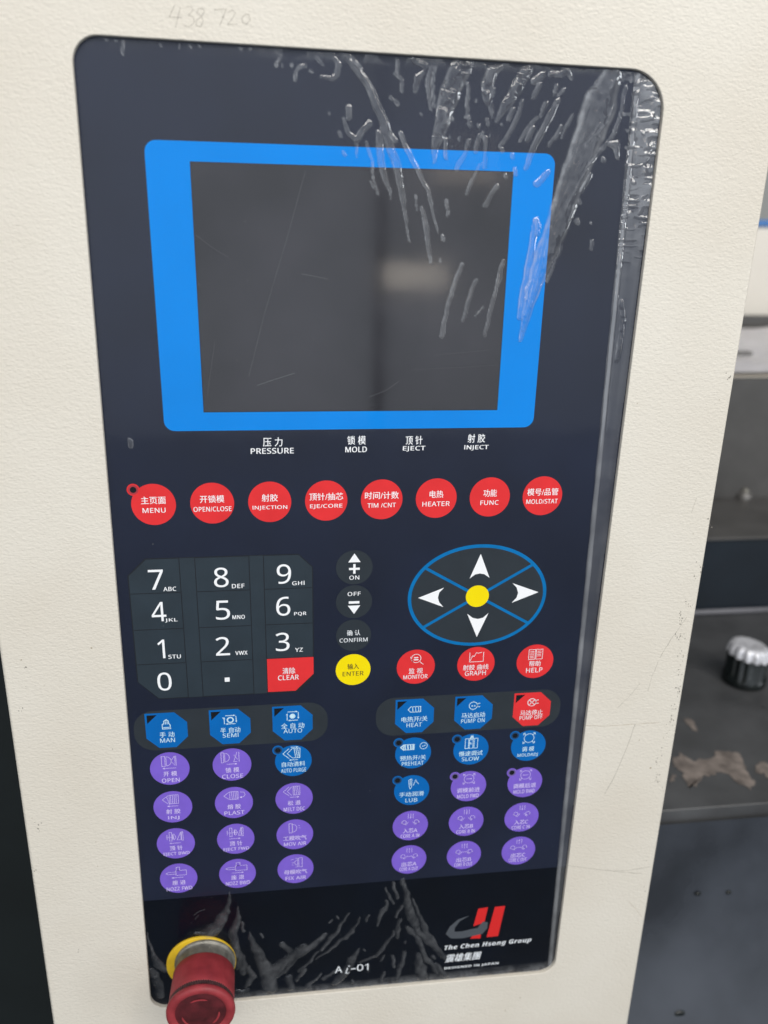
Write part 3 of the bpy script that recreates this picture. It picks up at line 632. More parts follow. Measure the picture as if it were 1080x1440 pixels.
b.line(ats(Z7([(318, 205), (245, 238), (195, 290), (178, 332), (200, 350), (270, 348), (340, 332), (405, 318), (428, 290), (446, 250)])), [.4, 2.2, 4.2, 6.2, 6.6, 7.0, 7.4, 7.0, 7.4, 4.0], .1)
b.build("logo_swoosh", M['grey_print'], panel, "grey swoosh of the company mark")
b = MB(); x, y = at(686.5, 1327.8); put_text(b, sans("The Chen Hsong Group", ital=True), x, y, 69.5, 5.8, .08, .006, 1.06)
b.build("lettering", M['white_soft'], panel, "white italic company name")
b = MB(); x, y = at(651.5, 1345.6); put_text(b, "震雄集團", x, y, 28.6, 8.2, .08, .03, 1.0, .22)
b.build("lettering", M['white_soft'], panel, "white slanted Chinese company name")
b = MB(); x, y = at(663.2, 1358.2); put_text(b, sans("DESIGNED IN JAPAN", True), x, y, 43.6, 2.9, .08, .006, 1.08)
b.build("lettering", M['white_soft'], panel, "small white line DESIGNED IN JAPAN")

# ------------------------------------------------------------------ protective film
film = empty("protective_film", (0.015, -.0005, Z0 - .3966), "clear wrinkled plastic film stretched over the navy panel, bunched at its top and bottom", "plastic film")
ZM = {1: (4.154, 380, 70), 2: (5.4, 620, 80), 3: (4.5, 700, 80), 4: (3.375, 600, 280), 5: (4.5, 190, 1240), 6: (4.696, 400, 1230), 7: (2.25, 80, 0), 0: (1, 0, 0)}
# every fold, ridge and bubble: (sheet, points, widths, crumple 0..1)
FOLD = [
 (1, [(60, 38), (45, 62)], 20, 0), (1, [(35, 80), (33, 92)], 22, 0), (1, [(36, 22), (38, 28)], 16, 0), (1, [(68, 90), (70, 96)], 14, 0), (1, [(127, 86), (127, 95)], 16, 0), (1, [(230, 120), (240, 124)], 18, 0), (1, [(343, 366), (348, 374)], 13, 0),
 (1, [(207, 95), (175, 100), (155, 125), (143, 172)], 19, 0), (1, [(272, 42), (307, 88)], 17, 0), (1, [(378, 50), (396, 92), (392, 140), (362, 166), (295, 155)], [26, 30, 32, 30, 20], 0),
 (1, [(435, 45), (490, 100), (540, 160), (590, 240), (630, 340), (670, 440), (700, 560), (740, 680), (760, 790), (790, 960), (814, 1112)], [22, 42, 50, 46, 52, 56, 52, 46, 40, 24, 6], .35),
 (1, [(478, 48), (532, 112)], 20, 0), (1, [(460, 338), (460, 392)], 34, 0), (1, [(430, 398), (458, 490), (500, 530), (540, 470), (575, 430)], [14, 24, 34, 32, 36], .2), (1, [(500, 530), (508, 625)], [24, 8], 0),
 (1, [(408, 488), (416, 508)], 20, 0), (1, [(430, 596), (436, 606)], 22, 0), (1, [(562, 540), (592, 650), (604, 760), (626, 842)], 14, 0), (1, [(632, 480), (640, 560), (655, 700), (710, 870)], [34, 46, 40, 10], .2),
 (1, [(702, 492), (732, 527)], 26, 0), (1, [(763, 492), (800, 590), (860, 700), (920, 820), (982, 1064)], [26, 28, 26, 24, 6], 0), (1, [(590, 776), (600, 804)], 14, 0), (1, [(850, 845), (858, 938)], 13, 0),
 (1, [(885, 925), (912, 1040), (930, 1170), (934, 1250)], [20, 34, 26, 10], 0), (1, [(1032, 890), (1030, 968)], 14, 0), (1, [(1005, 1090), (1010, 1118)], 12, 0), (1, [(740, 58), (742, 122)], 22, .2),
 (1, [(732, 135), (768, 172), (766, 236)], 20, .2), (1, [(700, 276), (710, 288)], 20, 0), (1, [(728, 298), (746, 318)], 20, 0), (1, [(892, 130), (858, 165), (845, 238)], [22, 40, 22], .4),
 (1, [(938, 108), (920, 200), (935, 345)], [26, 36, 18], .2), (1, [(962, 108), (950, 200), (957, 330)], 18, 0), (1, [(878, 378), (882, 384)], 14, 0), (1, [(1064, 400), (1068, 412)], 16, 0), (1, [(1022, 520), (1030, 634)], 20, 0),
 (0, [(649, 93), (637, 120), (628, 145), (622, 170), (614, 200), (610, 228)], [30, 29, 27, 22, 13, 4], .9), (1, [(840, 55), (900, 90)], 40, .8),
 (2, [(202, 198), (206, 320), (194, 455)], [22, 34, 24], 0), (2, [(262, 338), (260, 346)], 15, 0), (2, [(212, 448), (214, 462)], 26, 0), (2, [(220, 495), (224, 520)], 28, 0), (2, [(276, 515), (286, 528)], 24, 0),
 (2, [(347, 478), (352, 512)], 28, 0), (2, [(465, 512), (467, 520)], 15, 0), (2, [(322, 572), (316, 604)], 28, 0), (2, [(372, 595), (374, 602)], 16, 0), (2, [(140, 612), (142, 628)], 22, 0), (2, [(62, 610), (66, 616)], 14, 0), (2, [(88, 678), (90, 684)], 12, 0),
 (2, [(450, 85), (385, 120), (350, 210), (345, 320), (375, 380), (386, 455)], [40, 90, 88, 60, 38, 24], .8), (2, [(378, 200), (402, 240), (388, 292)], 20, 0),
 (2, [(665, 98), (622, 160), (560, 260), (500, 360), (418, 482)], [80, 96, 92, 70, 30], .7), (2, [(772, 140), (712, 185)], 52, .5), (2, [(750, 212), (705, 306)], 32, 0),
 (2, [(830, 140), (900, 128), (960, 108), (992, 165)], [30, 46, 44, 26], .9), (2, [(880, 218), (855, 278)], 24, .3), (2, [(935, 245), (888, 288)], 24, .3), (2, [(545, 398), (515, 472)], 32, 0),
 (2, [(617, 332), (592, 430), (530, 560), (453, 682)], [28, 34, 34, 26], 0), (2, [(798, 348), (754, 442)], 26, 0), (2, [(728, 456), (660, 540), (598, 642)], [22, 32, 24], 0), (2, [(694, 545), (655, 634)], 38, 0),
 (2, [(888, 332), (845, 425), (762, 580), (700, 700), (642, 838)], [40, 58, 54, 46, 32], 0), (2, [(1002, 446), (950, 540), (918, 614)], 22, 0), (2, [(915, 526), (870, 610), (822, 666)], 34, .2),
 (2, [(218, 634), (180, 740), (118, 858)], 30, 0), (2, [(290, 600), (266, 724)], 34, 0), (2, [(342, 612), (334, 842)], 34, .1), (2, [(34, 626), (38, 764)], 28, 0), (2, [(298, 816), (240, 930), (196, 1034)], 30, 0), (2, [(424, 980), (360, 1080), (335, 1128)], 32, 0),
 (2, [(545, 745), (547, 768)], 30, 0), (2, [(466, 698), (470, 712)], 26, 0), (2, [(560, 852), (560, 884)], 32, 0), (2, [(488, 898), (494, 912)], 34, 0), (2, [(806, 874), (730, 968)], [46, 50], 0),
 (0, [(859, 108), (844, 147), (831, 184), (815.5, 227), (799, 269), (785, 315), (767, 356), (749, 407), (731, 478)], [30, 50, 45, 42, 37, 33, 30, 22, 5], .3),
 (3, [(536, 500), (465, 650), (402, 778)], [14, 20, 10], 0), (3, [(726, 335), (690, 430), (600, 520), (545, 560)], 18, 0), (3, [(805, 195), (788, 330), (735, 490), (650, 600), (570, 700), (480, 870)], [26, 24, 26, 22, 18, 12], 0),
 (3, [(618, 158), (660, 232), (712, 205), (760, 125), (835, 108)], 17, 0), (3, [(700, 225), (780, 150), (860, 130)], 20, .2), (3, [(630, 450), (560, 550)], 16, 0), (3, [(600, 650), (520, 780), (440, 940)], 14, 0), (3, [(370, 900), (335, 1075)], 14, 0),
 (3, [(690, 545), (745, 560), (764, 636)], [20, 50, 22], .1), (3, [(668, 645), (672, 656)], 28, 0), (3, [(514, 908), (517, 922)], 22, 0), (3, [(503, 1030), (507, 1052)], 24, 0), (3, [(584, 1052), (586, 1058)], 14, 0), (3, [(590, 750), (530, 850)], 30, .4),
 (3, [(245, 1030), (255, 1075)], [24, 40], 0), (4, [(528, 90), (524, 160)], [12, 26], 0), (4, [(520, 100), (490, 300), (440, 560)], [22, 40, 30], .2), (4, [(560, 190), (530, 340), (450, 620)], [20, 26, 20], 0), (4, [(700, 30), (640, 220), (570, 390)], 14, 0),
 (3, [(790, 365), (850, 372), (905, 345), (988, 332)], 14, 0), (3, [(812, 463), (850, 474)], 14, 0), (3, [(898, 470), (920, 488), (985, 482)], 14, .2), (3, [(814, 574), (890, 580), (968, 572)], 13, 0), (3, [(808, 684), (870, 696), (940, 656)], 14, 0),
 (3, [(820, 842), (880, 832), (955, 786)], 13, 0), (3, [(868, 870), (880, 910), (935, 866)], 14, 0), (3, [(930, 560), (960, 600), (940, 650)], 24, .4), (3, [(860, 230), (985, 190)], 22, .3), (3, [(870, 170), (960, 130)], 24, .3), (3, [(900, 280), (985, 262)], 20, .2),
 (3, [(905, 395), (975, 380)], 30, .2), (3, [(840, 150), (900, 110)], 18, .2), (3, [(880, 620), (960, 610)], 16, .2), (3, [(910, 730), (960, 740)], 20, .4), (3, [(830, 780), (860, 800)], 22, .4),
 (4, [(710, 102), (711, 110)], 17, 0), (4, [(778, 116), (779, 120)], 10, 0), (4, [(786, 200), (782, 236)], 16, 0), (4, [(166, 312), (100, 510), (72, 655)], 20, 0), (4, [(232, 382), (200, 480), (172, 577)], 18, 0), (4, [(266, 512), (233, 552)], 10, 0),
 (4, [(362, 296), (330, 430), (275, 645)], 21, 0), (4, [(75, 178), (77, 194)], 18, 0), (4, [(65, 286), (67, 294)], 12, 0), (4, [(96, 8), (98, 78)], 15, 0), (4, [(920, 490), (930, 580), (900, 760)], 26, .8),
 (0, [(184, 620), (184, 626)], 9, 0), (7, [(206, 122), (207, 172)], 11, .2), (7, [(155, 126), (158, 128)], 8, 0), (7, [(180, 126), (183, 128)], 8, 0), (7, [(326, 140), (330, 143)], 9, 0), (7, [(385, 138), (386, 148)], 8, 0), (7, [(420, 146), (423, 150)], 8, 0), (7, [(451, 146), (454, 148)], 8, 0),
 (7, [(580, 154), (585, 157)], 8, 0), (7, [(608, 152), (611, 158)], 8, 0),
 (5, [(606, 70), (575, 185), (505, 290), (455, 335)], [8, 56, 92, 120], .35), (5, [(660, 155), (648, 230), (620, 330), (640, 430), (655, 530)], [10, 34, 60, 72, 60], .45), (5, [(672, 262), (686, 314)], 26, .3),
 (5, [(722, 325), (765, 430), (830, 560), (850, 665)], [16, 72, 100, 110], .3), (5, [(1080, 398), (980, 470), (880, 560), (840, 640)], [44, 64, 86, 60], .3), (5, [(1078, 442), (980, 530), (895, 602)], 18, 0), (5, [(788, 325), (802, 352)], 20, 0), (5, [(935, 395), (975, 432)], 46, .4),
 (5, [(82, 320), (108, 440), (140, 520), (190, 560)], [8, 30, 60, 60], .4), (5, [(105, 560), (150, 640), (165, 720)], [50, 66, 50], .7), (5, [(676, 480), (690, 570)], 46, .5), (5, [(715, 545), (748, 600), (700, 655)], 36, .3), (5, [(640, 692), (710, 690)], 44, .9), (5, [(380, 330), (440, 322)], 30, .4),
 (6, [(-10, 590), (150, 500), (275, 395)], [36, 54, 40], .1), (6, [(418, 258), (350, 370), (248, 492)], [12, 40, 24], .1), (6, [(500, 284), (450, 370), (330, 470), (210, 558)], [14, 30, 28, 8], 0), (6, [(226, 508), (160, 580), (88, 644)], [14, 26, 20], 0),
 (6, [(0, 640), (62, 560)], 26, .2), (6, [(132, 630), (78, 692)], 36, .3), (6, [(246, 660), (150, 740)], [18, 36], .2), (6, [(20, 670), (40, 745)], 50, .7), (6, [(498, 490), (445, 560), (400, 640), (335, 710)], [20, 52, 60, 50], .35),
 (6, [(258, 692), (325, 648)], 28, .2), (6, [(562, 268), (533, 302)], 18, 0), (6, [(678, 170), (650, 240), (616, 332)], [18, 42, 26], 0), (6, [(668, 88), (718, 190)], 20, 0), (6, [(714, 56), (742, 150)], 22, 0), (6, [(782, 202), (733, 278)], 24, .1),
 (6, [(756, 300), (750, 408)], 34, 0), (6, [(728, 372), (670, 460), (600, 540), (496, 576)], [18, 36, 30, 8], .1), (6, [(778, 30), (800, 120), (830, 250), (880, 370), (960, 450), (1064, 545)], [36, 46, 56, 56, 50, 34], .15),
 (6, [(853, 162), (890, 280), (950, 400), (1062, 545)], [18, 30, 36, 28], .1), (6, [(815, 345), (880, 430), (940, 550), (1005, 642)], [28, 42, 40, 26], .1), (6, [(880, 530), (900, 620), (920, 684)], [46, 78, 60], .4),
 (6, [(792, 515), (770, 600), (733, 694)], [40, 40, 30], .2), (6, [(662, 536), (628, 574)], 17, 0), (6, [(708, 536), (726, 606)], 24, .1), (6, [(652, 645), (630, 712)], 26, .2), (6, [(800, 440), (802, 450)], 18, 0), (6, [(530, 496), (533, 504)], 18, 0),
 (6, [(988, 540), (994, 550)], 30, 0), (6, [(345, 280), (348, 290)], 18, 0), (6, [(300, 310), (308, 296)], 16, 0), (6, [(450, 695), (458, 705)], 26, .3), (6, [(1000, 600), (1070, 660)], 40, .6), (6, [(550, 600), (556, 640)], 20, 0),
]
FX0, FX1, FY0, FY1, ST = -143.0, 174.4, -247.5, 397.2, 0.50
nx = int((FX1 - FX0) / ST) + 1; ny = int((FY1 - FY0) / ST) + 1
gx = FX0 + np.arange(nx) * ST; gy = FY0 + np.arange(ny) * ST
X, Y = np.meshgrid(gx, gy)
def vnoise(x, y, s, seed):
    r = np.random.default_rng(seed); T = r.random((256, 256)); u = x / s + 1000; v = y / s + 1000
    i = np.floor(u).astype(int); j = np.floor(v).astype(int); fu = u - i; fv = v - j; fu = fu * fu * (3 - 2 * fu); fv = fv * fv * (3 - 2 * fv)
    g = lambda a, c: T[a % 256, c % 256]
    return (g(i, j) * (1 - fu) + g(i + 1, j) * fu) * (1 - fv) + (g(i, j + 1) * (1 - fu) + g(i + 1, j + 1) * fu) * fv
Hh = np.zeros_like(X); Lf = np.zeros_like(X)
cr = 1 - np.abs(2 * vnoise(X, Y, 4.2, 3) - 1); cr2 = 1 - np.abs(2 * vnoise(X * .9 + Y * .4, Y * .8 - X * .3, 2.0, 5) - 1)
crum = cr * .65 + cr2 * .35
strk = .45 * vnoise(X, Y, 3.1, 71) + .35 * (1 - np.abs(2 * vnoise(X * 1.6 + Y * .5, Y * .5, 2.2, 72) - 1)) + .2 * vnoise(X, Y, .9, 73)
strk = np.clip((strk - .2) * 1.5, 0, 1)
# wobble so that no ridge is a ruled line
WX = (vnoise(X, Y, 5, 21) - .5) * 1.1; WY = (vnoise(X, Y, 5, 22) - .5) * 1.1
for fi, (zi, pts, ws, ck) in enumerate(FOLD):
    s_, ox, oy = ZM[zi]; ppx = [(ox + x / s_, oy + y / s_) for x, y in pts]; P = np.array(ats(ppx, .5))
    ws = ws if isinstance(ws, list) else [ws] * len(pts)
    R_ = []
    for q, wv in zip(ppx, ws):
        a = at(q[0] - wv / s_ / 2, q[1], .5); b_ = at(q[0] + wv / s_ / 2, q[1], .5); R_.append(max(.45, abs(b_[0] - a[0]) / 2 * 1.05))
    R_ = np.array(R_); rm = R_.max() + 1.5
    i0 = max(0, int((P[:, 0].min() - rm - FX0) / ST)); i1 = min(nx, int((P[:, 0].max() + rm - FX0) / ST) + 2)
    j0 = max(0, int((P[:, 1].min() - rm - FY0) / ST)); j1 = min(ny, int((P[:, 1].max() + rm - FY0) / ST) + 2)
    if i1 <= i0 or j1 <= j0: continue
    low = zi in (5, 6); wk = 2.2 if low else 1.0
    xs = X[j0:j1, i0:i1] + wk * WX[j0:j1, i0:i1]; ys = Y[j0:j1, i0:i1] + wk * WY[j0:j1, i0:i1]
    best = np.full(xs.shape, 9.0); sd = np.zeros(xs.shape); rad = np.ones(xs.shape)
    for k in range(len(P) - 1):
        a, b_ = P[k], P[k + 1]; d = b_ - a; L2 = max(1e-6, d @ d)
        t = np.clip(((xs - a[0]) * d[0] + (ys - a[1]) * d[1]) / L2, 0, 1)
        rr = R_[k] + (R_[k + 1] - R_[k]) * t
        u = np.hypot(xs - a[0] - t * d[0], ys - a[1] - t * d[1]) / rr
        mk = u < best; best[mk] = u[mk]; rad[mk] = rr[mk]
        sg_ = ((xs - a[0]) * d[1] - (ys - a[1]) * d[0]) / math.sqrt(L2) / rr; sd[mk] = np.clip(sg_, -1, 1)[mk]
    ins = np.clip(1 - best ** 2, 0, 1); prof = ins ** .9
    hgt = np.minimum(rad * .30, 1.2) * prof
    c_ = crum[j0:j1, i0:i1]; hgt = hgt * (1 - ck * .75 + ck * 1.35 * c_)
    H0 = Hh[j0:j1, i0:i1]; narrow = rad.max() < 2.6
    Hh[j0:j1, i0:i1] = np.maximum(H0, hgt) + (.45 * np.minimum(H0, hgt) if narrow else 0)
    Lf[j0:j1, i0:i1] = np.maximum(Lf[j0:j1, i0:i1], np.clip(ins * 4, 0, 1) * ((.42 + .26 * sd) * ins ** .5 * .78 if low else (.38 + .74 * np.exp(-((best - .80) / .16) ** 2))) * (.38 + .62 * strk[j0:j1, i0:i1]) * ((1 - ck) + ck * (.45 + .9 * c_ ** 2)))  # bright rims and one lighter side are painted into the folds' milkiness
# loose scruffy margins: thin pucker along the top, down the right side and along the bottom
def inside(px0, px1, py0, py1): return (X > px0) & (X < px1) & (Y > py0) & (Y < py1)
topm = np.clip(1 - (Y + 245.2) / 5.5, 0, 1) * np.clip((X + 60) / 60, .12, 1) * (vnoise(X, Y, 7, 31) > .42)
botm = np.clip((Y - 386.5) / 8, 0, 1) * np.clip((X + 142) / 60, .2, 1)
xr = 156.0 + (Y + 219) * 0.0150
edge_w = 171.5 - xr
rt = np.clip((X - xr) / 1.0, 0, 1) * (X < 173.5)
fade = np.clip((-125 - Y) / 60, 0, 1)
n7 = 1 - np.abs(2 * vnoise(X * .35, Y, 3.0, 41) - 1)
Hh += topm * .9 * crum + botm * 1.0 * crum + rt * (.45 + fade * .9 * n7 + .12 * (1 - np.abs(2 * vnoise(X, Y * .05, 3.2, 43) - 1)))
Lf = np.maximum(Lf, np.maximum(topm * .5 * crum, np.maximum(botm * .75 * crum, rt * (.20 + .12 * vnoise(X * 2, Y * .06, 3.0, 44) + .5 * fade * n7))))
bd = ((X - xr) > 0) & ((X - xr) < 3.2)                         # turned-over border of the film
bdm = np.clip(1 - np.abs((X - xr - 1.6) / 1.7) ** 6, 0, 1)
Hh += bdm * .3; Lf = np.maximum(Lf, bdm * (.78 + .2 * vnoise(X, Y, 9, 50)))
# slack ripple of the whole sheet
Hh += .03 * vnoise(X, Y, 26, 60) + .012 * vnoise(X, Y, 7, 61)
D = .40 + Hh
# trim the sheet to the cutout
hp = np.array(shrink(hole, .7)); inside_m = np.zeros(X.shape, bool); j = len(hp) - 1
for i in range(len(hp)):
    xi, yi = hp[i]; xj, yj = hp[j]
    cnd = ((yi > Y) != (yj > Y)) & (X < (xj - xi) * (Y - yi) / ((yj - yi) if abs(yj - yi) > 1e-9 else 1e-9) + xi); inside_m ^= cnd; j = i
SX, SY = -100.8, 352.5
inside_m &= np.hypot(X - SX, Y - SY) > 18.0
org = Vector(world(15, 75, .4)); idx = -np.ones(X.shape, int)
cell = inside_m[:-1, :-1] & inside_m[1:, :-1] & inside_m[:-1, 1:] & inside_m[1:, 1:]
use = np.zeros(X.shape, bool)
for a in (0, 1):
    for c_ in (0, 1): use[a:a + cell.shape[0], c_:c_ + cell.shape[1]] |= cell
idx[use] = np.arange(use.sum())
VV = np.c_[X[use] / 1000 - org.x, -D[use] / 1000 - org.y, Z0 - Y[use] / 1000 - org.z]
jj, ii = np.nonzero(cell)
FF = np.c_[idx[jj, ii], idx[jj + 1, ii], idx[jj + 1, ii + 1], idx[jj, ii + 1]].astype(np.int32)
me = bpy.data.meshes.new("film_sheet"); me.vertices.add(len(VV)); me.vertices.foreach_set('co', VV.astype(np.float32).ravel())
me.loops.add(FF.size); me.loops.foreach_set('vertex_index', FF.ravel()); me.polygons.add(len(FF))
me.polygons.foreach_set('loop_start', np.arange(len(FF), dtype=np.int32) * 4); me.polygons.foreach_set('use_smooth', np.ones(len(FF), bool))
me.update(calc_edges=True); at_ = me.attributes.new('lift_sheen', 'FLOAT', 'POINT'); at_.data.foreach_set('value', Lf[use].astype(np.float32))
me.materials.append(M['film']); o = bpy.data.objects.new("film_sheet", me); COL.objects.link(o); o.parent = film; o.location = org - ORG[film]

# dust and hair scratches on the film
b = MB()
r2 = random.Random(5)
def speck(px, py, r):
    x, y = at(px, py, .5); b.poly([(x + r * r2.uniform(.5, 1) * math.cos(a), y + r * r2.uniform(.5, 1) * math.sin(a)) for a in (0, 1.2, 2.5, 3.8, 5.1)], .62)
for px, py in [(344, 311), (441, 476), (333, 506), (215, 765), (133, 250), (348, 394), (520, 1112), (777, 1190), (868, 372), (700, 560), (280, 400), (230, 880)]: speck(px, py, .38)
for _ in range(150): speck(r2.uniform(150, 860), r2.uniform(90, 1250), r2.uniform(.07, .17))
for _ in range(70): speck(r2.uniform(230, 770), r2.uniform(1260, 1370), r2.uniform(.08, .26))
for pts, wd in [([(430, 240), (405, 330), (372, 440), (350, 530)], .09), ([(361, 542), (385, 534), (414, 525)], .26), ([(424, 385), (445, 389), (461, 392)], .14), ([(275, 330), (300, 350), (322, 362)], .08),
                ([(520, 558), (545, 548), (560, 536)], .12), ([(272, 1287), (280, 1281), (288, 1279)], .16), ([(274, 1293), (279, 1287)], .12), ([(302, 480), (292, 555)], .07), ([(610, 500), (690, 492)], .06), ([(580, 520), (700, 513)], .05)]:
    P_ = ats(pts, .5); b.line([(x + r2.uniform(-.2, .2), y + r2.uniform(-.2, .2)) for x, y in P_], wd, .60)
b.build("dust_specks", M['dust'], film, kind='stuff')

# ------------------------------------------------------------------ emergency stop button
stop = empty("emergency_stop_button", Vector(world(SX, SY, 0)), "red mushroom emergency stop button on yellow disc at the panel's lower corner", "stop button")
def lathe(mb, prof, cx, cy, n=72, knurl=None, smooth=True):
    loops = []
    for (r, d) in prof:
        L = []
        for i in range(n):
            th = 2 * math.pi * i / n; q = r + (knurl if knurl and i % 2 else 0)
            L.append(world(cx + q * math.cos(th), cy - q * math.sin(th), d))
        loops.append(L)
    mb.loft(loops, smooth, False, True)
    return mb
b = MB(); lathe(b, [(25.2, .3), (25.2, 1.5), (24.8, 1.9), (24.0, 2.0), (19, 2.0)], -103.7, 354.0); b.build("yellow_disc", M['stop_yellow'], stop)
b = MB(); lathe(b, [(22.0, 2.0), (22.0, 3.4), (21.2, 4.0), (20.6, 4.4), (20.4, 8), (20.5, 13.2), (20.2, 15)], SX, SY); b.build("metal_collar", M['chrome'], stop)
b = MB(); lathe(b, [(20.6, 12.8), (21.6, 12.9), (21.9, 13.4), (22.1, 20), (22.4, 30), (22.5, 35.6), (22.2, 36.2), (20, 36.3)], SX, SY, 96); b.build("red_sleeve", M['stop_red'], stop)
b = MB(); lathe(b, [(22.1, 35.9), (22.1, 39.4), (21.4, 39.8)], SX, SY, 168, .45, False); b.build("knurled_band", M['stop_band'], stop)
def cap(r0, r1, n): return None
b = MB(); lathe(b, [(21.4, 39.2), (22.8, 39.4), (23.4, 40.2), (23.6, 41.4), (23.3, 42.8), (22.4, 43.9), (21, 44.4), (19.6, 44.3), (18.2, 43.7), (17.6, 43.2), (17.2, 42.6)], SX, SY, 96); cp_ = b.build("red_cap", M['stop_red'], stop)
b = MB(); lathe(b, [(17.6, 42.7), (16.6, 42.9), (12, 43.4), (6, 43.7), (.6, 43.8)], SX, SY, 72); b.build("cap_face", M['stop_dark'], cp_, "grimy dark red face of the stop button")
b = MB()
for a0 in (1.15, 3.25, 5.35):                 # raised twist arrows worn back to red
    arc = [(SX + 12.6 * math.cos(a0 + .95 * i / 10), SY - 12.6 * math.sin(a0 + .95 * i / 10)) for i in range(11)]
    b.line(arc, [.3, 1.0] + [1.4] * 7 + [1.0, .3], 43.62)
b.build("twist_arrow", M['stop_red'], cp_)

# ------------------------------------------------------------------ what stands behind
def P(px, py, yy):   # photograph point on the upright plane yy metres behind the panel
    x, y = at(px, py, -yy * 1000); return (x / 1000, yy, Z0 - y / 1000)
g_ = empty("machine_guard", (-.62, .26, Z0 - .8), "near-black machine guard panel behind the cabinet's left edge", "machine guard")
b = MB(); b.box(-1.1, -.212, .20, .24, Z0 - .75, Z0 + .05, .004); b.build("guard_sheet", M['guard'], g_)
b = MB(); b.box(-1.1, -.18, .245, .30, Z0 - .80, Z0 + .09, .006); b.build("guard_post", M['guard'], g_)

Ynear = .15
zt = P(1000, 1141, Ynear)[2]                     # top of the machine bed
def on_z(px, py, z):
    v = RI @ Vector(((px - 540) / F_PX, (py - 720) / F_PX, 1)); dn = (Z0 - z) - CP[1]; s = dn / v[1]
    return (CP[0] + s * v[0], CP[2] + s * v[2], z)
Yfar = on_z(1030, 862, zt)[1]
z_ledge = P(1030, 756, Yfar)[2]; Y2 = on_z(1030, 700, z_ledge)[1]; z3 = P(1050, 530, Y2)[2]; Y3 = on_z(1060, 462, z3)[1]
z4 = P(1070, 311, Y3)[2]
bed = empty("machine_bed", (.8, .4, Z0 - 1.2), "dark painted machine bed with chipped flat top beside the cabinet", "machine bed")
b = MB(); b.box(.12, 2.2, Ynear + .006, Yfar, zt - .03, zt, .0006); b.build("bed_top", M['bed'], bed)
# front skirt leans forward and catches the light lower down
b = MB(); nseg = 14; sk = []
for k in range(nseg + 1):
    t = k / nseg; sk.append([(.12, Ynear - .36 * t ** 1.9, zt - .012 - .50 * t), (2.2, Ynear - .36 * t ** 1.9, zt - .012 - .50 * t)])
vs = [p for r in sk for p in r]; b.add(vs, [(2 * k, 2 * k + 1, 2 * k + 3, 2 * k + 2)[::-1] for k in range(nseg)], True)
b.add([(.12, Ynear + .03, zt - .012), (2.2, Ynear + .03, zt - .012), (2.2, Ynear + .03, zt - .512), (.12, Ynear + .03, zt - .512)], [(0, 1, 2, 3)])
b.build("bed_skirt", M['bed_face'], bed)
def sk_pt(px, py):
    best = None
    for k in range(200):
        t = k / 200; q = on_z(px, py, zt - .012 - .5 * t); e = abs(q[1] - (Ynear - .36 * t ** 1.9))
        if best is None or e < best[0]: best = (e, q)
    return best[1]
for (px, py, r) in [(955, 1425, .0034), (981, 1256, .0018), (1024, 1254, .0018)]:
    q = sk_pt(px, py); b = MB()
    b.loft([[(q[0] + rr * math.cos(a) * (1.15 if r > .004 else 1.6), q[1] - .0012 - dd, q[2] + rr * math.sin(a)) for a in [2 * math.pi * i / 14 for i in range(14)]] for rr, dd in ((r * 1.2, -.001), (r, .0006), (r * .6, .001))], True, False, True)
    b.build("dent_disc", M['knob_black'], bed)  # black discs standing in for a hole and dents in the skirt
# bare patches where the paint has flaked off the bed
def patch(pts, zz=.0006):
    q = [on_z(px, py, zt + zz) for px, py in pts]; out = []
    n = len(q)
    for i in range(n):
        a, c = Vector(q[i]), Vector(q[(i + 1) % n])
        for k in range(4):
            p = a.lerp(c, k / 4); out.append((p.x + random.uniform(-.0016, .0016), p.y + random.uniform(-.003, .003), zt + zz))
    return out
for pts in [[(948, 1066), (958, 1060), (975, 1070), (995, 1068), (1005, 1058), (1020, 1055), (1040, 1060), (1048, 1075), (1052, 1090), (1062, 1100), (1056, 1110), (1040, 1102), (1022, 1088), (1008, 1086), (990, 1092), (980, 1104), (970, 1108), (964, 1100), (958, 1084), (948, 1078)],
            [(1064, 1076), (1072, 1070), (1090, 1078), (1100, 1100), (1085, 1100), (1075, 1088), (1062, 1086)], [(960, 1011), (972, 1010), (981, 1024), (976, 1028), (966, 1018)], [(944, 1086), (950, 1090), (946, 1100), (940, 1102)]]:
    b = MB(); out = patch(pts); a = sum(out[i][0] * out[(i + 1) % len(out)][1] - out[(i + 1) % len(out)][0] * out[i][1] for i in range(len(out)))
    b.add(out if a > 0 else out[::-1], [tuple(range(len(out)))]); b.build("bare_patch", M['chip'], bed)
# knob with a frosty fluted cap
kb = on_z(1045, 958, zt); hk_px = P(1045, 905, kb[1])[2]
knob = empty("clamp_knob", kb, "black ribbed knob with a frosty white fluted cap on the dark machine bed", "knob")
kr = .5 * (P(1074, 930, kb[1])[0] - P(1019, 930, kb[1])[0]) * .92; kh = hk_px - zt
def vl(mb, prof, c, n=60, flute=0.0, nf=12, tilt=0.0):
    loops = []
    for (r, z, fl) in prof:
        L = []
        for i in range(n):
            th = 2 * math.pi * i / n; q = r * (1 + fl * flute * (abs(math.sin(nf * th / 2)) - .5))
            L.append((c[0] + q * math.cos(th), c[1] + q * math.sin(th), c[2] + z + q * math.cos(th) * tilt))
        loops.append(L)
    mb.loft(loops, True, False, True)
b = MB(); vl(b, [(kr * 1.0, 0, 0), (kr * 1.06, .002, 0), (kr * 1.06, kh * .2, 0), (kr * .92, kh * .26, 1), (kr * .94, kh * .7, 1), (kr * .9, kh * .74, 1), (kr * .6, kh * .76, 0)], kb, 96, .14, 14); b.build("knob_body", M['knob_black'], knob)
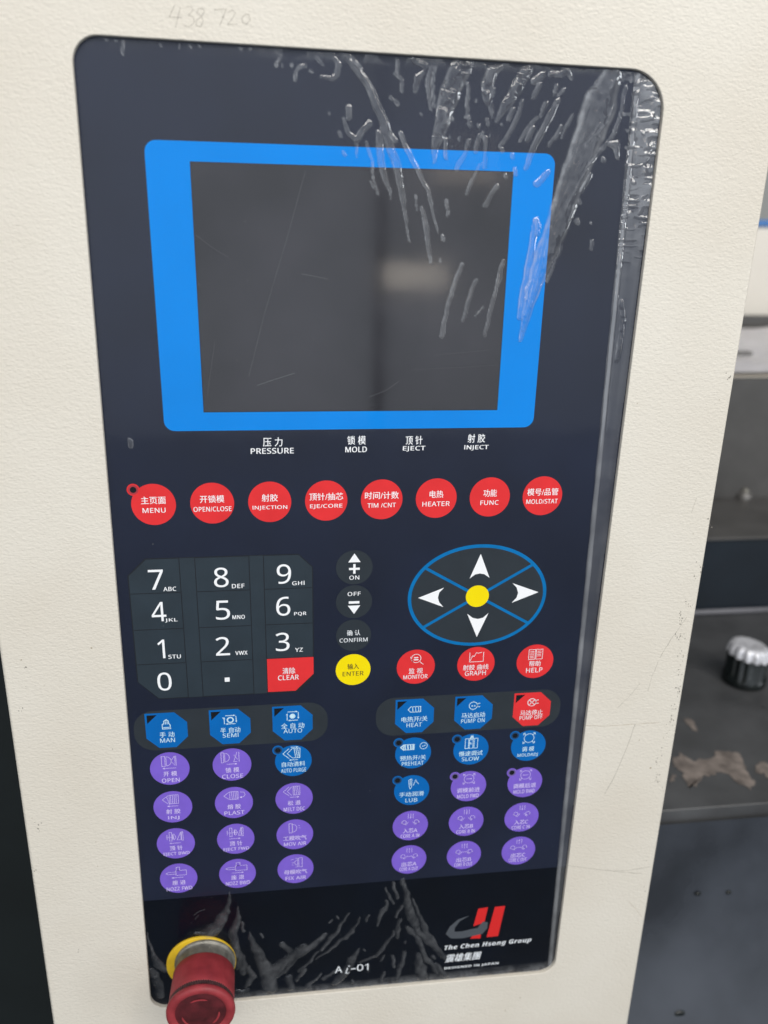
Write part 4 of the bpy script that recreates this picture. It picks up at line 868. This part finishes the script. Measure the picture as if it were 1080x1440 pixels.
b = MB(); vl(b, [(kr * .98, kh * .70, 1), (kr * .97, kh * .80, 1), (kr * .9, kh * .93, .5), (kr * .78, kh * .99, 0), (kr * .6, kh * .975, 0), (kr * .2, kh * .96, 0)], kb, 120, .2, 13, -.12); b.build("knob_cap", M['knob_white'], knob)
# beam behind the bed
beam = empty("machine_beam", (.8, Yfar + .1, Z0 - 1.2), "dark machine beam with a grey ledge standing behind the bed", "machine beam")
b = MB(); b.box(.12, 2.2, Yfar + .002, Y2 - .002, zt - .4, z_ledge - .004, .002); b.build("beam_face", M['beam_navy'], beam)
b = MB(); b.box(.12, 2.2, Yfar - .001, Y2 - .003, z_ledge - .004, z_ledge, .001); b.build("beam_ledge", M['beam'], beam)
b = MB(); b.box(.12, 2.2, Yfar - .007, Yfar + .001, zt + .001, zt + .009, .003); b.build("bead_strip", M['bead'], beam)
b = MB(); b.box(.12, 2.2, Y2, Y2 + .02, z_ledge - .05, z3 - .004, .001); b.build("back_plate", M['beam'], beam)
bo = on_z(1046, 700, z_ledge); nut = empty("lock_nut", bo, "small grey domed nut on the grey ledge of the beam", "nut")
b = MB(); vl(b, [(.013, 0, 0), (.013, .006, 0), (.010, .010, 0), (.006, .012, 0)], bo, 6); b.build("nut_body", M['clip'], nut)
b = MB(); vl(b, [(.006, .010, 0), (.006, .015, 0), (.004, .017, 0)], bo, 20); b.build("stud", M['chrome'], nut)
# pale table with a white sheet, cream housing behind
tab = empty("pale_work_table", (.9, Y2 + .3, Z0 - 1.2), "pale work table carrying a white plastic sheet beyond the dark beam", "table")
b = MB(); b.box(.12, 2.6, Y2 + .021, Y3 + .02, z3 - .03, z3 - .004, .002); b.build("table_top", M['housing'], tab)
sh = MB(); nn = 26; vs = []
for a in range(nn):
    for c in range(nn):
        u, v = a / (nn - 1), c / (nn - 1); vs.append((.55 + .9 * u, Y2 + .03 + (Y3 - Y2 - .06) * v, z3 + .004 + .006 * math.sin(u * 23 + v * 7) * math.sin(v * 11 + 1) + .004 * random.random()))
sh.add(vs, [(a * nn + c, (a + 1) * nn + c, (a + 1) * nn + c + 1, a * nn + c + 1) for a in range(nn - 1) for c in range(nn - 1)], True)
so = sh.build("plastic_sheet", M['paper']); so['label'] = "rumpled white plastic sheet lying on the pale work table"; so['category'] = "sheet"
cq = on_z(1046, 500, z3 + .012); b = MB(); b.box(cq[0] - .02, cq[0] + .012, cq[1] - .008, cq[1] + .008, z3 + .012, z3 + .020, .002)
co = b.build("metal_clip", M['clip']); co['label'] = "small grey metal clip lying on the rumpled white sheet"; co['category'] = "clip"
hs = empty("machine_housing", (1.2, Y3 + .3, Z0 - 1.2), "cream machine housing with a blue top stripe far behind the cabinet", "machine housing")
b = MB(); b.box(.12, 3.2, Y3 + .03, Y3 + .5, z3 - .2, z4 - .012, .006); b.build("housing_body", M['housing'], hs)
b = MB(); b.box(.12, 3.2, Y3 + .026, Y3 + .5, z4 - .011, z4 + .004, .002); b.build("blue_stripe", M['stripe'], hs)
b = MB(); b.box(.12, 3.2, Y3 + .01, Y3 + .035, z3 + .0, z3 + .03, .003); b.build("shadow_strip", M['beam'], hs)  # dark strip put in as the shadow band at the housing's foot
b = MB(); b.add([(-6, 4.5, 0), (8, 4.5, 0), (8, 4.5, 5), (-6, 4.5, 5)], [(0, 1, 2, 3)]); b.build("factory_wall", M['pale_wall'], None, None, 'structure')
b = MB(); b.add([(-9, -9, 0), (9, -9, 0), (9, 6, 0), (-9, 6, 0)], [(0, 1, 2, 3)]); b.build("floor", M['floor'], None, None, 'structure')
